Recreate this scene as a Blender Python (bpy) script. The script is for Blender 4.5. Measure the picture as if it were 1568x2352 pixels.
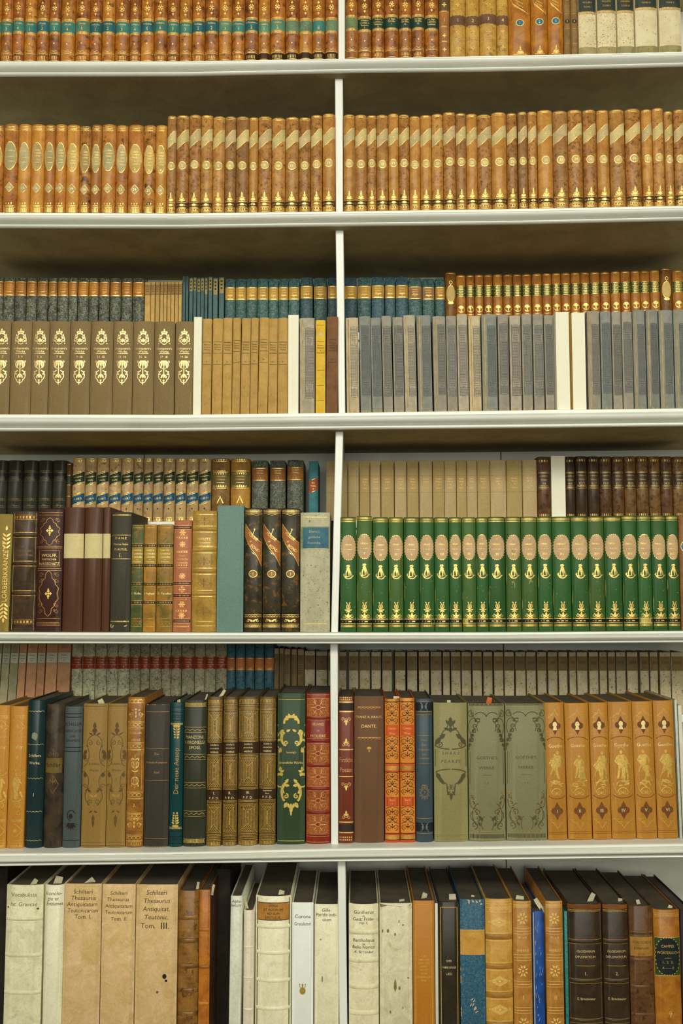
import bpy, bmesh, math, random
from mathutils import Vector, Matrix
random.seed(7)
for o in list(bpy.data.objects): bpy.data.objects.remove(o)
C = bpy.context.scene.collection
PI = math.pi

# ---------------------------------------------------------------- camera
W, H, FPX = 1568.0, 2352.0, 2250.0
DIST, EYE = 1.96, 1.55
HORIZ, XVP = 1362.0, 815.0
pitch = math.atan((HORIZ - H/2)/FPX)
yaw = math.atan((XVP - W/2)/FPX)              # camera turned a little to the left of the shelf's normal
cam_d = bpy.data.cameras.new('camera'); cam = bpy.data.objects.new('camera', cam_d); C.objects.link(cam)
cam_d.sensor_fit = 'HORIZONTAL'; cam_d.sensor_width = 36; cam_d.lens = 36*FPX/W
cam.location = (0, -DIST, EYE)
RM = Matrix.Rotation(yaw, 3, 'Z') @ Matrix.Rotation(PI/2 + pitch, 3, 'X')
cam.rotation_euler = RM.to_euler()
cam_d.clip_start = .05
bpy.context.scene.camera = cam
CAMLOC = Vector((0, -DIST, EYE))

def at(px, py, Y):
    """point of the plane y = Y seen at photo pixel (px, py)"""
    d = RM @ Vector(((px - W/2)/FPX, -(py - H/2)/FPX, -1))
    k = (Y + DIST)/d.y
    return CAMLOC + d*k
def proj(p):
    q = RM.transposed() @ (Vector(p) - CAMLOC)
    return (W/2 + FPX*q.x/-q.z, H/2 - FPX*q.y/-q.z)

# ---------------------------------------------------------------- light, exposure
sc = bpy.context.scene
sc.view_settings.view_transform = 'Standard'; sc.view_settings.look = 'None'
sc.view_settings.gamma = 1; sc.view_settings.use_curve_mapping = False
sc.view_settings.exposure = 0.0
wd = bpy.data.worlds.new('world'); sc.world = wd; wd.use_nodes = True
wd.node_tree.nodes['Background'].inputs[0].default_value = (1.0, .95, .84, 1)
wd.node_tree.nodes['Background'].inputs[1].default_value = .07
def area(name, loc, target, sx, sy, watts, col=(1, .975, .87)):
    l = bpy.data.lights.new(name, 'AREA'); l.shape = 'RECTANGLE'; l.size = sx; l.size_y = sy
    l.energy = watts; l.color = col
    o = bpy.data.objects.new(name, l); C.objects.link(o); o.location = loc
    o.rotation_euler = (Vector(target) - Vector(loc)).to_track_quat('-Z', 'Y').to_euler()
    return o
area('ceiling_light', (-.9, -3.6, 3.3), (-.2, 0, 1.3), 1.6, .8, 56)
area('ceiling_light', (1.3, -3.9, 3.3), (.2, 0, 1.3), 1.6, .8, 58)
area('window_light', (.2, -5.0, 2.2), (0, 0, 1.7), 3.0, 1.7, 96, (.97, 1, .91))

# ---------------------------------------------------------------- materials
def warm(c, k=1.0):
    """aged leather, cloth and paper: yellower and a little deeper"""
    r, g, b = c[:3]; m = (r+g+b)/3
    if not (r > b*1.32 and m < 165): return tuple(max(4, x*.98*k) for x in (r, g, b))
    sat = 1.08
    r, g, b = [m+(x-m)*sat for x in (r, g, b)]
    return (max(4, min(255, r*.94*k)), max(4, min(255, g*.985*k)), max(4, min(255, b*.92*k)))
def lin(c):
    f = lambda v: (v/12.92 if v <= .04045 else ((v+.055)/1.055)**2.4)
    return tuple(f(x/255.0) for x in c[:3]) + (1,)
_m = {}
def mat(kind, c1, c2=None, c3=None, rough=.5, scale=1.0, var=.13, amt=.5):
    key = (kind, c1, c2, c3, rough, scale, var, amt)
    if key in _m: return _m[key]
    m = bpy.data.materials.new(kind + '_material'); m.use_nodes = True
    nt = m.node_tree; N = nt.nodes; L = nt.links
    b = N['Principled BSDF']; b.inputs['Roughness'].default_value = rough
    c2 = c2 or tuple(int(x*.72) for x in c1)
    tc = N.new('ShaderNodeTexCoord'); oi = N.new('ShaderNodeObjectInfo')
    mu = N.new('ShaderNodeMath'); mu.operation = 'MULTIPLY'; mu.inputs[1].default_value = 37.0
    L.new(oi.outputs['Random'], mu.inputs[0])
    ad = N.new('ShaderNodeVectorMath'); ad.operation = 'ADD'
    L.new(tc.outputs['Object'], ad.inputs[0]); L.new(mu.outputs[0], ad.inputs[1])
    P = ad.outputs[0]
    def noise(s, det=4, dist=0, rgh=.6):
        n = N.new('ShaderNodeTexNoise'); n.inputs['Scale'].default_value = s*scale
        n.inputs['Detail'].default_value = det; n.inputs['Distortion'].default_value = dist
        n.inputs['Roughness'].default_value = rgh; L.new(P, n.inputs['Vector']); return n.outputs[0]
    def ramp(src, a, c, inter='LINEAR'):
        r = N.new('ShaderNodeMapRange'); r.inputs[1].default_value = a; r.inputs[2].default_value = c
        r.interpolation_type = inter
        L.new(src, r.inputs[0]); return r.outputs[0]
    def mix(f, A, B):
        x = N.new('ShaderNodeMix'); x.data_type = 'RGBA'
        if isinstance(f, float): x.inputs[0].default_value = f
        else: L.new(f, x.inputs[0])
        for v, i in ((A, 6), (B, 7)):
            if isinstance(v, tuple): x.inputs[i].default_value = v
            else: L.new(v, x.inputs[i])
        return x.outputs[2]
    def mul(a, k):
        x = N.new('ShaderNodeMath'); x.operation = 'MULTIPLY'; L.new(a, x.inputs[0])
        if isinstance(k, float): x.inputs[1].default_value = k
        else: L.new(k, x.inputs[1])
        return x.outputs[0]
    if kind not in ('paint', 'gold', 'pages'):
        k = .99 if kind == 'leather' else 1.0
        c1, c2 = warm(c1, k), warm(c2, k); c3 = warm(c3, k) if c3 else None
        b.inputs['Specular IOR Level'].default_value = .28
    A, B = lin(c1), lin(c2)
    bumps, bh = None, .0003
    if kind == 'leather':
        col = mix(ramp(noise(38, 5, .6), .38, .68), A, B)
        col = mix(mul(ramp(noise(420, 2), .45, .75), .45), col, B)
        if c3: col = mix(mul(ramp(noise(95, 4, .3), .60 - .12*amt, .66), .85), col, lin(c3))
        bumps = noise(500, 3); bh = .00025
    elif kind == 'marble':                                   # veined marbled paper
        v = N.new('ShaderNodeTexVoronoi'); v.feature = 'DISTANCE_TO_EDGE'; v.inputs['Scale'].default_value = 130*scale
        w2 = N.new('ShaderNodeTexNoise'); w2.inputs['Scale'].default_value = 90*scale; L.new(P, w2.inputs['Vector'])
        vm = N.new('ShaderNodeVectorMath'); vm.operation = 'MULTIPLY_ADD'; vm.inputs[1].default_value = (.016/scale,)*3
        L.new(w2.outputs[1], vm.inputs[0]); L.new(P, vm.inputs[2]); L.new(vm.outputs[0], v.inputs['Vector'])
        vein = ramp(v.outputs['Distance'], amt*.16, .01)
        vein = mul(vein, ramp(noise(60), .38, .56))
        col = mix(vein, mix(ramp(noise(90, 4), .4, .65), A, B), lin(c3 or (200, 200, 180)))
    elif kind == 'speckle':                                  # pale sprinkled vellum or paper
        v = N.new('ShaderNodeTexVoronoi'); v.inputs['Scale'].default_value = 240*scale
        w2 = N.new('ShaderNodeTexNoise'); w2.inputs['Scale'].default_value = 160*scale; L.new(P, w2.inputs['Vector'])
        vm = N.new('ShaderNodeVectorMath'); vm.operation = 'MULTIPLY_ADD'; vm.inputs[1].default_value = (.008/scale,)*3
        L.new(w2.outputs[1], vm.inputs[0]); L.new(P, vm.inputs[2]); L.new(vm.outputs[0], v.inputs['Vector'])
        sp = mul(ramp(v.outputs['Distance'], .34, .16), ramp(noise(110, 3), .62 - .28*amt, .66 - .1*amt))
        col = mix(sp, mix(ramp(noise(50, 4), .4, .7), A, B), lin(c3 or (90, 75, 50)))
    elif kind == 'cloth':
        col = mix(ramp(noise(900, 2, 0, .8), .3, .7), A, B)
        col = mix(mul(ramp(noise(22, 4), .45, .8), .45), col, B)
        bumps = noise(1400, 2); bh = .0002
    elif kind == 'vellum':
        col = mix(ramp(noise(26, 8, 1.0, .7), .38, .64), A, B)
        col = mix(mul(ramp(noise(110, 5, 1.5, .7), .50, .72), .55), col, mix(.5, B, lin(tuple(x*.72 for x in c2))))
        if c3: col = mix(mul(ramp(noise(34, 6, .4), .60, .75), .75), col, lin(c3))
        bumps = noise(60, 4); bh = .0006
    elif kind == 'paper':
        col = mix(ramp(noise(60, 4), .35, .75), A, B)
        bumps = noise(300, 2); bh = .0001
    elif kind == 'pages':
        w2 = N.new('ShaderNodeTexWave'); w2.bands_direction = 'X'; w2.inputs['Scale'].default_value = 260
        w2.inputs['Distortion'].default_value = 4; w2.inputs['Detail'].default_value = 3
        w2.inputs['Detail Scale'].default_value = .6
        L.new(P, w2.inputs['Vector'])
        col = mix(mul(w2.outputs['Fac'], .35), A, B); col = mix(mul(ramp(noise(30), .4, .7), .5), col, B)
    elif kind == 'paint':
        col = mix(ramp(noise(5, 5, .5), .35, .75), A, B)
        if c3: col = mix(mul(ramp(noise(48, 6, 1.5, .7), .70, .78), .6), col, lin(c3))
        bumps = noise(70, 5); bh = .0009
    elif kind == 'gold':
        col = mix(ramp(noise(300, 3), .35, .7), A, B)
        b.inputs['Metallic'].default_value = .55
    else:
        col = mix(ramp(noise(200, 2), .3, .7), A, B)
    if kind in ('leather', 'cloth', 'vellum', 'paper', 'speckle', 'marble'):
        g1 = N.new('ShaderNodeHueSaturation'); L.new(col, g1.inputs['Color'])
        q = N.new('ShaderNodeMapRange'); q.inputs[1].default_value = .3; q.inputs[2].default_value = .7
        am = {'leather': .13, 'cloth': .11, 'vellum': .06, 'paper': .07, 'speckle': .07, 'marble': .10}[kind] * (.2 if var == .01 else 1)
        q.inputs[3].default_value = 1-am; q.inputs[4].default_value = 1+am
        gn = N.new('ShaderNodeTexNoise'); gn.inputs['Scale'].default_value = 620; gn.inputs['Detail'].default_value = 2
        L.new(P, gn.inputs['Vector']); L.new(gn.outputs[0], q.inputs[0]); L.new(q.outputs[0], g1.inputs['Value']); col = g1.outputs[0]
    hs = N.new('ShaderNodeHueSaturation'); L.new(col, hs.inputs['Color'])
    mr = N.new('ShaderNodeMapRange'); mr.inputs[3].default_value = 1 - var; mr.inputs[4].default_value = 1 + var
    L.new(oi.outputs['Random'], mr.inputs[0]); L.new(mr.outputs[0], hs.inputs['Value'])
    L.new(hs.outputs[0], b.inputs['Base Color'])
    if bumps is not None:
        bp = N.new('ShaderNodeBump'); bp.inputs['Distance'].default_value = bh; bp.inputs['Strength'].default_value = .6
        L.new(bumps, bp.inputs['Height']); L.new(bp.outputs[0], b.inputs['Normal'])
    _m[key] = m
    return m

GOLD = mat('gold', (250, 215, 125), (205, 160, 75), rough=.42, var=.06)
GOLDD = mat('gold', (215, 170, 85), (165, 120, 50), rough=.45, var=.08)
GOLDP = mat('gold', (250, 228, 165), (215, 185, 115), rough=.5, var=.05)
INK = mat('ink', (52, 46, 38), (70, 60, 46), rough=.8)
INKG = mat('ink', (76, 78, 76), (96, 98, 92), rough=.85)
INKB = mat('ink', (30, 24, 18), (40, 30, 22), rough=.7)
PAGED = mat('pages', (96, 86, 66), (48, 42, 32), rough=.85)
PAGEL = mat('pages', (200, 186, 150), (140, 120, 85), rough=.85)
SLIP = mat('paper', (204, 194, 164), (174, 162, 130), rough=.8)
WHITE = mat('paint', (231, 232, 221), (221, 222, 209), (150, 142, 122), rough=.38, var=0)
WHITEB = mat('paint', (214, 214, 200), (196, 194, 178), (150, 142, 122), rough=.5, var=0)

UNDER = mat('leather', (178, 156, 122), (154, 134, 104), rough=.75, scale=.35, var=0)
# ---------------------------------------------------------------- mesh helpers
def link(name, V, F, m, parent=None, smooth=True, ang=.6):
    me = bpy.data.meshes.new(name); me.from_pydata(V, [], F); me.materials.append(m)
    o = bpy.data.objects.new(name, me); C.objects.link(o)
    if smooth:
        me.polygons.foreach_set('use_smooth', [True]*len(me.polygons)); me.set_sharp_from_angle(angle=ang)
    if parent: o.parent = parent
    return o
def empty(name, loc):
    o = bpy.data.objects.new(name, None); C.objects.link(o); o.location = loc; o.empty_display_size = .02
    return o
def tag(o, label, cat, group=None):
    o['label'] = label; o['category'] = cat
    if group: o['group'] = group
    return o
def boxmesh(name, x0, x1, y0, y1, z0, z1, m, parent=None, bev=.001):
    bm = bmesh.new(); bmesh.ops.create_cube(bm, size=1)
    for v in bm.verts:
        v.co = Vector(((x0+x1)/2 + v.co.x*(x1-x0), (y0+y1)/2 + v.co.y*(y1-y0), (z0+z1)/2 + v.co.z*(z1-z0)))
    if bev: bmesh.ops.bevel(bm, geom=bm.edges[:], offset=bev, segments=1, affect='EDGES')
    me = bpy.data.meshes.new(name); bm.to_mesh(me); bm.free(); me.materials.append(m)
    o = bpy.data.objects.new(name, me); C.objects.link(o)
    if parent: o.parent = parent
    return o
def interp(pts, x):
    if x <= pts[0][0]: a, b = pts[0], pts[1]
    elif x >= pts[-1][0]: a, b = pts[-2], pts[-1]
    else:
        for a, b in zip(pts, pts[1:]):
            if a[0] <= x <= b[0]: break
    return a[1] + (b[1]-a[1])*(x-a[0])/(b[0]-a[0])

# ---------------------------------------------------------------- room shell
fl = boxmesh('floor', -3, 3, -6, .6, -.1, 0, mat('leather', (120, 84, 52), (84, 56, 34), rough=.5, scale=.2, var=0), bev=0); fl['kind'] = 'structure'
wl = boxmesh('wall_back', -3, 3, .40, .5, 0, 3.6, WHITEB, bev=0); wl['kind'] = 'structure'
ce = boxmesh('ceiling', -3, 3, -6, .6, 3.6, 3.7, WHITEB, bev=0); ce['kind'] = 'structure'

# ---------------------------------------------------------------- bookcase
XL, XR, YW = -.98, .98, .335
case = tag(empty('bookcase', (0, 0, 0)), 'white painted wooden bookcase with moulded shelf edges and slim dividers, holding all the books', 'bookcase')
SHELF = {   # measured front edge lines: top edge, bottom edge (photo pixels)
 1: ([(0,140),(400,140.5),(784,134.5),(1168,127),(1568,118.5)], [(0,176),(400,175.5),(784,168),(1168,164),(1568,153)]),
 2: ([(0,487.5),(400,489.5),(784,485),(1168,479.5),(1568,472)], [(0,524),(400,525),(784,520),(1168,516),(1568,507)]),
 3: ([(0,951),(400,952),(784,947.5),(1168,942),(1568,937)], [(0,991),(400,991),(784,987),(1168,984),(1568,979)]),
 4: ([(0,1452),(400,1453),(784,1453),(1168,1452.5),(1568,1449)], [(0,1478),(400,1479),(784,1479),(1168,1479),(1568,1476)]),
 5: ([(0,1960),(400,1957),(784,1948),(1168,1943),(1568,1937)], [(0,1988.5),(400,1982.5),(784,1978),(1168,1974),(1568,1969)]),
 6: ([(0,2442),(784,2432),(1568,2422)], [(0,2472),(784,2462),(1568,2452)])}
TOPZ, BOTZ = {}, {}
for k, (a, b) in SHELF.items():
    TOPZ[k] = [(at(x, y, 0).x, at(x, y, 0).z) for x, y in a]
    BOTZ[k] = [(at(x, y, 0).x, at(x, y, 0).z) for x, y in b]
TOPZ[0] = [(-1, 3.0), (1, 3.0)]; BOTZ[0] = [(-1, 2.965), (1, 2.965)]
# moulding profile, y and fraction of board height below the top
PROF = [(.335, 0), (.006, 0), (.001, .01), (-.001, .04), (-.001, .20), (.001, .235), (-.0060, .265), (-.0130, .32), (-.0165, .41), (-.0160, .50), (-.0115, .60), (-.005, .68),
        (.001, .715), (.0075, .74), (.008, .79), (-.002, .80), (-.0065, .84), (-.0072, .90), (-.0055, .97), (.001, 1.0), (.335, 1.0)]
for k in range(0, 7):
    xs = [XL + (XR-XL)*i/16 for i in range(17)]
    V, F = [], []
    for i, x in enumerate(xs):
        zt, zb = interp(TOPZ[k], x), interp(BOTZ[k], x)
        for (y, f) in PROF: V.append((x, y, zt + (zb-zt)*f))
    n = len(PROF)
    for i in range(16):
        for j in range(n): F.append((i*n+j, (i+1)*n+j, (i+1)*n+(j+1) % n, i*n+(j+1) % n))
    F.append(tuple(range(n))); F.append(tuple(range(16*n, 17*n))[::-1])
    sb = link('shelf_board', V, F, WHITE, case, ang=.9)
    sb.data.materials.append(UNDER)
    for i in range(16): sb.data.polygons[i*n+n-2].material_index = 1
# dividers: (x left/right at top, y top) (x left/right at bottom), per bay row
DIV = {1: ((776,792),(776.5,792.5)), 2: ((769,787),(771,788)), 3: ((770.5,788.5),(777,793)), 4: ((770.5,788),(760,776)), 5: ((758,775.5),(760,776.5)), 6: ((775,793),(780,798))}
for k, (t, b) in DIV.items():
    yt = (SHELF[k-1][1][len(SHELF[k-1][1])//2][1]) if k > 1 else -60
    yb = SHELF[k][0][len(SHELF[k][0])//2][1]
    Yp = .022 if k != 5 else .03
    x0t, x1t = at(t[0], max(yt, 0), Yp).x, at(t[1], max(yt, 0), Yp).x
    x0b, x1b = at(b[0], min(yb, 2352), Yp).x, at(b[1], min(yb, 2352), Yp).x
    zt = interp(BOTZ[k-1], x0t) - .0002; zb = interp(TOPZ[k], x0b) + .0002
    V = []
    e = .0012
    for (xa, xb, z) in ((x0b, x1b, zb), (x0t, x1t, zt)):
        V += [(xa, YW-.001, z), (xa, Yp+e, z), (xa+e, Yp, z), (xb-e, Yp, z), (xb, Yp+e, z), (xb, YW-.001, z)]
    F = [(i, (i+1) % 6, 6+(i+1) % 6, 6+i) for i in range(6)] + [(5,4,3,2,1,0), (6,7,8,9,10,11)]
    link('divider', V, F, WHITE, case, smooth=False)
for s in (XL-.025, XR): boxmesh('side_panel', s, s+.025, 0, YW+.02, 0, 3.0, WHITE, case)
seams = [XL, at(338, 640, YW).x, at(1150, 1050, YW).x, XR]
for a, b in zip(seams, seams[1:]): boxmesh('back_panel', a+.001, b-.001, YW, YW+.02, .1, 3.0, WHITEB, case)
boxmesh('plinth', XL, XR, .03, .06, 0, interp(BOTZ[6], 0)-.03, WHITE, case)

# riser shelves that lift the back rows: (row, plane, pixel y left / right)
RISER = {3: (.19, 772, 762), 4: (.19, 1201.5, 1191), 5: (.24, 1645, 1640)}
RZ = {}
for k, (Y, ya, yb) in RISER.items():
    RZ[k] = [(at(0, ya, Y).x, at(0, ya, Y).z), (at(1568, yb, Y).x, at(1568, yb, Y).z)]
    dv = DIV[k]; xm = [at(v, (ya+900)/2, .1).x for v in dv[1]]
    for (x0, x1) in ((XL+.002, at(752, ya, Y).x), (at(800, ya, Y).x, XR-.002)):
        V = []
        for x in (x0, x1):
            z = interp(RZ[k], x)
            V += [(x, Y-.012, z), (x, YW-.001, z), (x, YW-.001, z-.016), (x, Y-.012, z-.016)]
        link('riser_shelf', V, [(0,1,5,4),(1,2,6,5),(2,3,7,6),(3,0,4,7),(3,2,1,0),(4,5,6,7)], WHITE, case, smooth=False)
        zs = min(interp(RZ[k], x0), interp(RZ[k], x1)) - .0165
        for xs_ in (x0+.01, x1-.03):
            boxmesh('riser_support', xs_, xs_+.018, Y+.0, YW-.002, interp(TOPZ[k], xs_)+.002, min(interp(RZ[k], xs_), interp(RZ[k], xs_+.018))-.0165, WHITE, case, bev=0)

# ---------------------------------------------------------------- text glyph cache
_t = {}
def glyphs(s, bold=0.0):
    bold = 0.0; key = (s, bold)
    if key in _t: return _t[key]
    cu = bpy.data.curves.new('t', 'FONT'); cu.body = s; cu.resolution_u = 2; cu.offset = bold; cu.size = 1; cu.fill_mode = 'FRONT'
    o = bpy.data.objects.new('t', cu); C.objects.link(o)
    dg = bpy.context.evaluated_depsgraph_get(); dg.update()
    me = o.evaluated_get(dg).to_mesh()
    V = [(v.co.x, v.co.y) for v in me.vertices]; F = [tuple(p.vertices) for p in me.polygons]
    o.evaluated_get(dg).to_mesh_clear()
    bpy.data.objects.remove(o); bpy.data.curves.remove(cu)
    if V:
        x0 = min(v[0] for v in V); x1 = max(v[0] for v in V)
    else: x0 = x1 = 0
    _t[key] = (V, F, x0, x1)
    return _t[key]

# ---------------------------------------------------------------- book
class Deco:
    """flat figures in photo-pixel units on a spine (u from the centre, v up from the shelf line), wrapped on its curve"""
    def __init__(s, B): s.B = B; s.V = []; s.F = []; s.k = 1.0
    def poly(s, pts):
        n = len(s.V); s.V += pts; s.F.append(tuple(range(n, n+len(pts))))
    def rect(s, u0, u1, v0, v1):
        k = max(1, int(abs(u1-u0)/(s.B.wp*.12 + .01)))
        for i in range(k):
            a, b = u0+(u1-u0)*i/k, u0+(u1-u0)*(i+1)/k
            s.poly([(a, v0), (b, v0), (b, v1), (a, v1)])
    def line(s, pts, w=1.0, closed=False, w2=None):
        P = []
        Q = pts + [pts[0]] if closed else pts
        for a, b in zip(Q, Q[1:]):
            k = max(1, int(math.hypot(b[0]-a[0], b[1]-a[1])/6)) if abs(b[0]-a[0]) > 6 else 1
            for i in range(k): P.append((a[0]+(b[0]-a[0])*i/k, a[1]+(b[1]-a[1])*i/k))
        P.append(Q[-1]); n0 = len(s.V); n = len(P)
        for i, p in enumerate(P):
            a, b = P[max(i-1, 0)], P[min(i+1, n-1)]
            if closed and i in (0, n-1): a, b = P[-2], P[1]
            dx, dy = b[0]-a[0], b[1]-a[1]; l = math.hypot(dx, dy) or 1
            ww = s.k*(w if w2 is None else w + (w2-w)*i/(n-1))
            s.V += [(p[0]-dy/l*ww/2, p[1]+dx/l*ww/2), (p[0]+dy/l*ww/2, p[1]-dx/l*ww/2)]
        for i in range(n-1):
            k = n0+2*i; s.F.append((k, k+1, k+3, k+2))
    def h(s, v, w=1.0, f=.94): s.rect(-s.B.wp/2*f, s.B.wp/2*f, v-w/2, v+w/2)
    def ell(s, cu, cv, ru, rv, n=12):
        s.poly([(cu+ru*math.cos(2*PI*i/n), cv+rv*math.sin(2*PI*i/n)) for i in range(n)])
    def ring(s, cu, cv, ru, rv, w=1.0, n=18):
        s.line([(cu+ru*math.cos(2*PI*i/n), cv+rv*math.sin(2*PI*i/n)) for i in range(n)], w, True)
    def dia(s, cu, cv, ru, rv): s.poly([(cu-ru, cv), (cu, cv-rv), (cu+ru, cv), (cu, cv+rv)])
    def leaf(s, u, v, ang, L, Wd):
        a = math.radians(ang); c, d = math.cos(a), math.sin(a); Wd *= s.k; L *= (1+s.k)/2
        s.poly([(u+x*c-y*d, v+x*d+y*c) for x, y in ((0,0),(L*.3,-Wd/2),(L*.7,-Wd*.4),(L,0),(L*.7,Wd*.4),(L*.3,Wd/2))])
    def spiral(s, u, v, r, turns=1.2, a0=0, sg=1, w=1.2, r1=.15):
        n = max(8, int(turns*12)); a0 = math.radians(a0)
        s.line([(u+sg*(r*(1-(1-r1)*i/n))*math.cos(a0+2*PI*turns*i/n), v+(r*(1-(1-r1)*i/n))*math.sin(a0+2*PI*turns*i/n)) for i in range(n+1)], w, False, w*.6)
    def arc(s, u, v, ru, rv, a, b, w=1.2, w2=None, n=10):
        s.line([(u+ru*math.cos(math.radians(a+(b-a)*i/n)), v+rv*math.sin(math.radians(a+(b-a)*i/n))) for i in range(n+1)], w, False, w2)
    def zig(s, v, amp, step, w=.8, f=.9):
        k = max(2, int(s.B.wp*f/step)); hw = s.B.wp*f/2
        s.line([(-hw+2*hw*i/k, v+(amp if i % 2 else 0)) for i in range(k+1)], w)
    def dash(s, v0, v1, step, f=.88, duty=.5):
        k = max(2, int(s.B.wp*f/step)); hw = s.B.wp*f/2
        for i in range(k):
            a = -hw+2*hw*i/k; s.poly([(a, v0), (a+2*hw/k*duty, v0), (a+2*hw/k*duty, v1), (a, v1)])
    def text(s, t, u, v, size, fit=None, bold=.0, shear=0, rot=0, sx=1.0):
        V, F, x0, x1 = glyphs(t, bold)
        if not V: return
        wdt = (x1-x0)*size*sx
        if fit and wdt > fit: sx *= fit/wdt
        n = len(s.V); c, d = math.cos(math.radians(rot)), math.sin(math.radians(rot))
        for x, y in V:
            a = ((x-(x0+x1)/2)*sx + (y-.35)*shear)*size; b = (y-.35)*size
            s.V.append((u+a*c-b*d, v+a*d+b*c))
        s.F += [tuple(i+n for i in f) for f in F]
    def build(s, name, m, off=.00035):
        if not s.V: return
        B = s.B
        o = link(name, [(lambda x, z: (x, B.ys(x)-off, z))(B.cx(u), B.cz(v)) for u, v in s.V], s.F, m, B.root, smooth=False)
        return o

CUR = {}
class Book:
    """u px across, v px up.  Hollow case (spine and two boards) around a page block."""
    def __init__(B, name, label, group, row, back, xl, xr, yt, yref=None, ybase=None, cover=None, depth=.12, bulge=.12, lean=0.0, plane=None,
                 pages=None, cat='book', gap=.0008, lift=0.0, boards=None):
        Y = plane if plane is not None else (RISER[row][0] if back else {1: .008, 2: .008, 3: .010, 4: .014, 5: .036, 6: .025}[row])
        surf = RZ[row] if back else TOPZ[row]
        edge = None
        xm = (xl+xr)/2
        if yref is None:
            yref = interp([(0, RISER[row][1]), (1568, RISER[row][2])], xm) if back else min(interp(SHELF[row][0], xm), 2352)
        a, b = at(xl, yref, Y), at(xr, yref, Y)
        X = (a.x+b.x)/2; w = b.x-a.x-gap
        Z = interp(surf, X) + .0003 + abs(math.sin(lean))*w/2 + lift
        if ybase: Z = max(Z, at(xm, ybase, Y).z)
        X += math.tan(lean)*(-(a.z - Z)) if lean else 0
        yb = proj((X, Y, Z))[1]
        B.hpx = yb - yt; h = at(xm, yt, Y).z - Z
        B.w, B.h, B.wp = w, h, (xr-xl); B.ku = w/B.wp; B.kv = h/B.hpx
        yedge = yb if (back or row >= 5) else interp(SHELF[row][0] if row != 4 else [(0,1441),(784,1442),(1568,1439)], xm)
        B.v0 = yb - yedge; B.hp = B.hpx - B.v0
        B.b = min(bulge*1.25*w, .010); B.depth = depth; B.yo = B.b
        B.root = empty(name, (X, Y, Z)); tag(B.root, label, cat, group)
        B.root.rotation_euler = (0, lean, 0)
        B.cover_mat = cover; B.X, B.Y, B.Z = X, Y, Z
        B.mkcover(cover, boards)
        t = min(.0028, w*.16)
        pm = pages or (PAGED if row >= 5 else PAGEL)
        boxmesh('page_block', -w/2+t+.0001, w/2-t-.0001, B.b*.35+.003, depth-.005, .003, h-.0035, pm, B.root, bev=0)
        B.gold = Deco(B); B.txt = Deco(B); B.ink = Deco(B); B.orn = Deco(B); B.goldm = GOLD; B.txtm = GOLD; B.inkm = INKB; B.ornm = GOLD
    def ys(B, x):
        t = min(1.0, abs(2*x/B.w)); return B.yo - B.b*(1-t**3.0)
    def cx(B, u): return max(-B.w*.492, min(B.w*.492, u*B.ku))
    def cz(B, v): return max(.0005, min(B.h-.0005, (v+B.v0)*B.kv))
    def mkcover(B, m, boards):
        w, h, d, b = B.w, B.h, B.depth, B.b
        n = 12 if w > .012 else 8
        t = min(.0025, w*.15)
        qs = [-math.cos(PI*i/n) for i in range(n+1)]
        def sec(e):
            o = [(-w/2+e, d)] + [((w/2-e)*q, B.ys(w/2*q)+e) for q in qs] + [(w/2-e, d)]
            return o
        inn = [(-w/2+t, d)] + [((w/2-t)*q, B.ys(w/2*q)+t+.0006) for q in qs] + [(w/2-t, d)]
        rings = [(sec(.0007), 0), (sec(0), .0008), (sec(0), h-.0009), (sec(.0008), h), (inn, h-.0002), (inn, 0)]
        V, F = [], []; k = n+3
        for pts, z in rings: V += [(x, y, z) for x, y in pts]
        for r in range(len(rings)):
            r2 = (r+1) % len(rings)
            for i in range(k-1): F.append((r*k+i, r*k+i+1, r2*k+i+1, r2*k+i))
        F.append((0, k, 2*k, 3*k, 4*k, 5*k)); F.append(tuple(r*k+k-1 for r in range(6))[::-1])
        co = link('cover', V, F, m, B.root, ang=.75)
        if boards:
            co.data.materials.append(boards)
            for r in range(3):
                for i in (0, k-2): co.data.polygons[r*(k-1)+i].material_index = 1
    def patch(B, name, m, u0, u1, bot, top, off=.0002, n=12):
        V, F = [], []
        for i in range(n+1):
            u = u0+(u1-u0)*i/n; x = B.cx(u)
            for v in (bot(u), top(u)): V.append((x, B.ys(x)-off, B.cz(v)))
            if i: k = 2*i; F.append((k-2, k, k+1, k-1))
        return link(name, V, F, m, B.root)
    def strip(B, v0, v1, m, name='title_label', f=.985, off=.0002, slant=0.0, curve=0.0):
        hw = B.wp/2*f
        fn = lambda v: (lambda u: v + slant*u/hw + curve*math.sin(PI*u/hw))
        return B.patch(name, m, -hw, hw, fn(v0), fn(v1), off)
    def oval(B, cv, rv, m, f=.90, name='title_label', off=.0002, cu=0, ru=None, p=2.0):
        ru = ru or B.wp/2*f
        e = lambda u: rv*max(0.0, 1-abs((u-cu)/ru)**p)**(1/p)
        # uneven columns so the round ends stay round
        n = 20; V, F = [], []
        for i in range(n+1):
            u = cu - ru*math.cos(PI*i/n); x = B.cx(u); k_ = e(u) if 0 < i < n else 0
            V += [(x, B.ys(x)-off, B.cz(cv-k_)), (x, B.ys(x)-off, B.cz(cv+k_))]
            if i: k = 2*i; F.append((k-2, k, k+1, k-1))
        return link(name, V, F, m, B.root)
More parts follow.
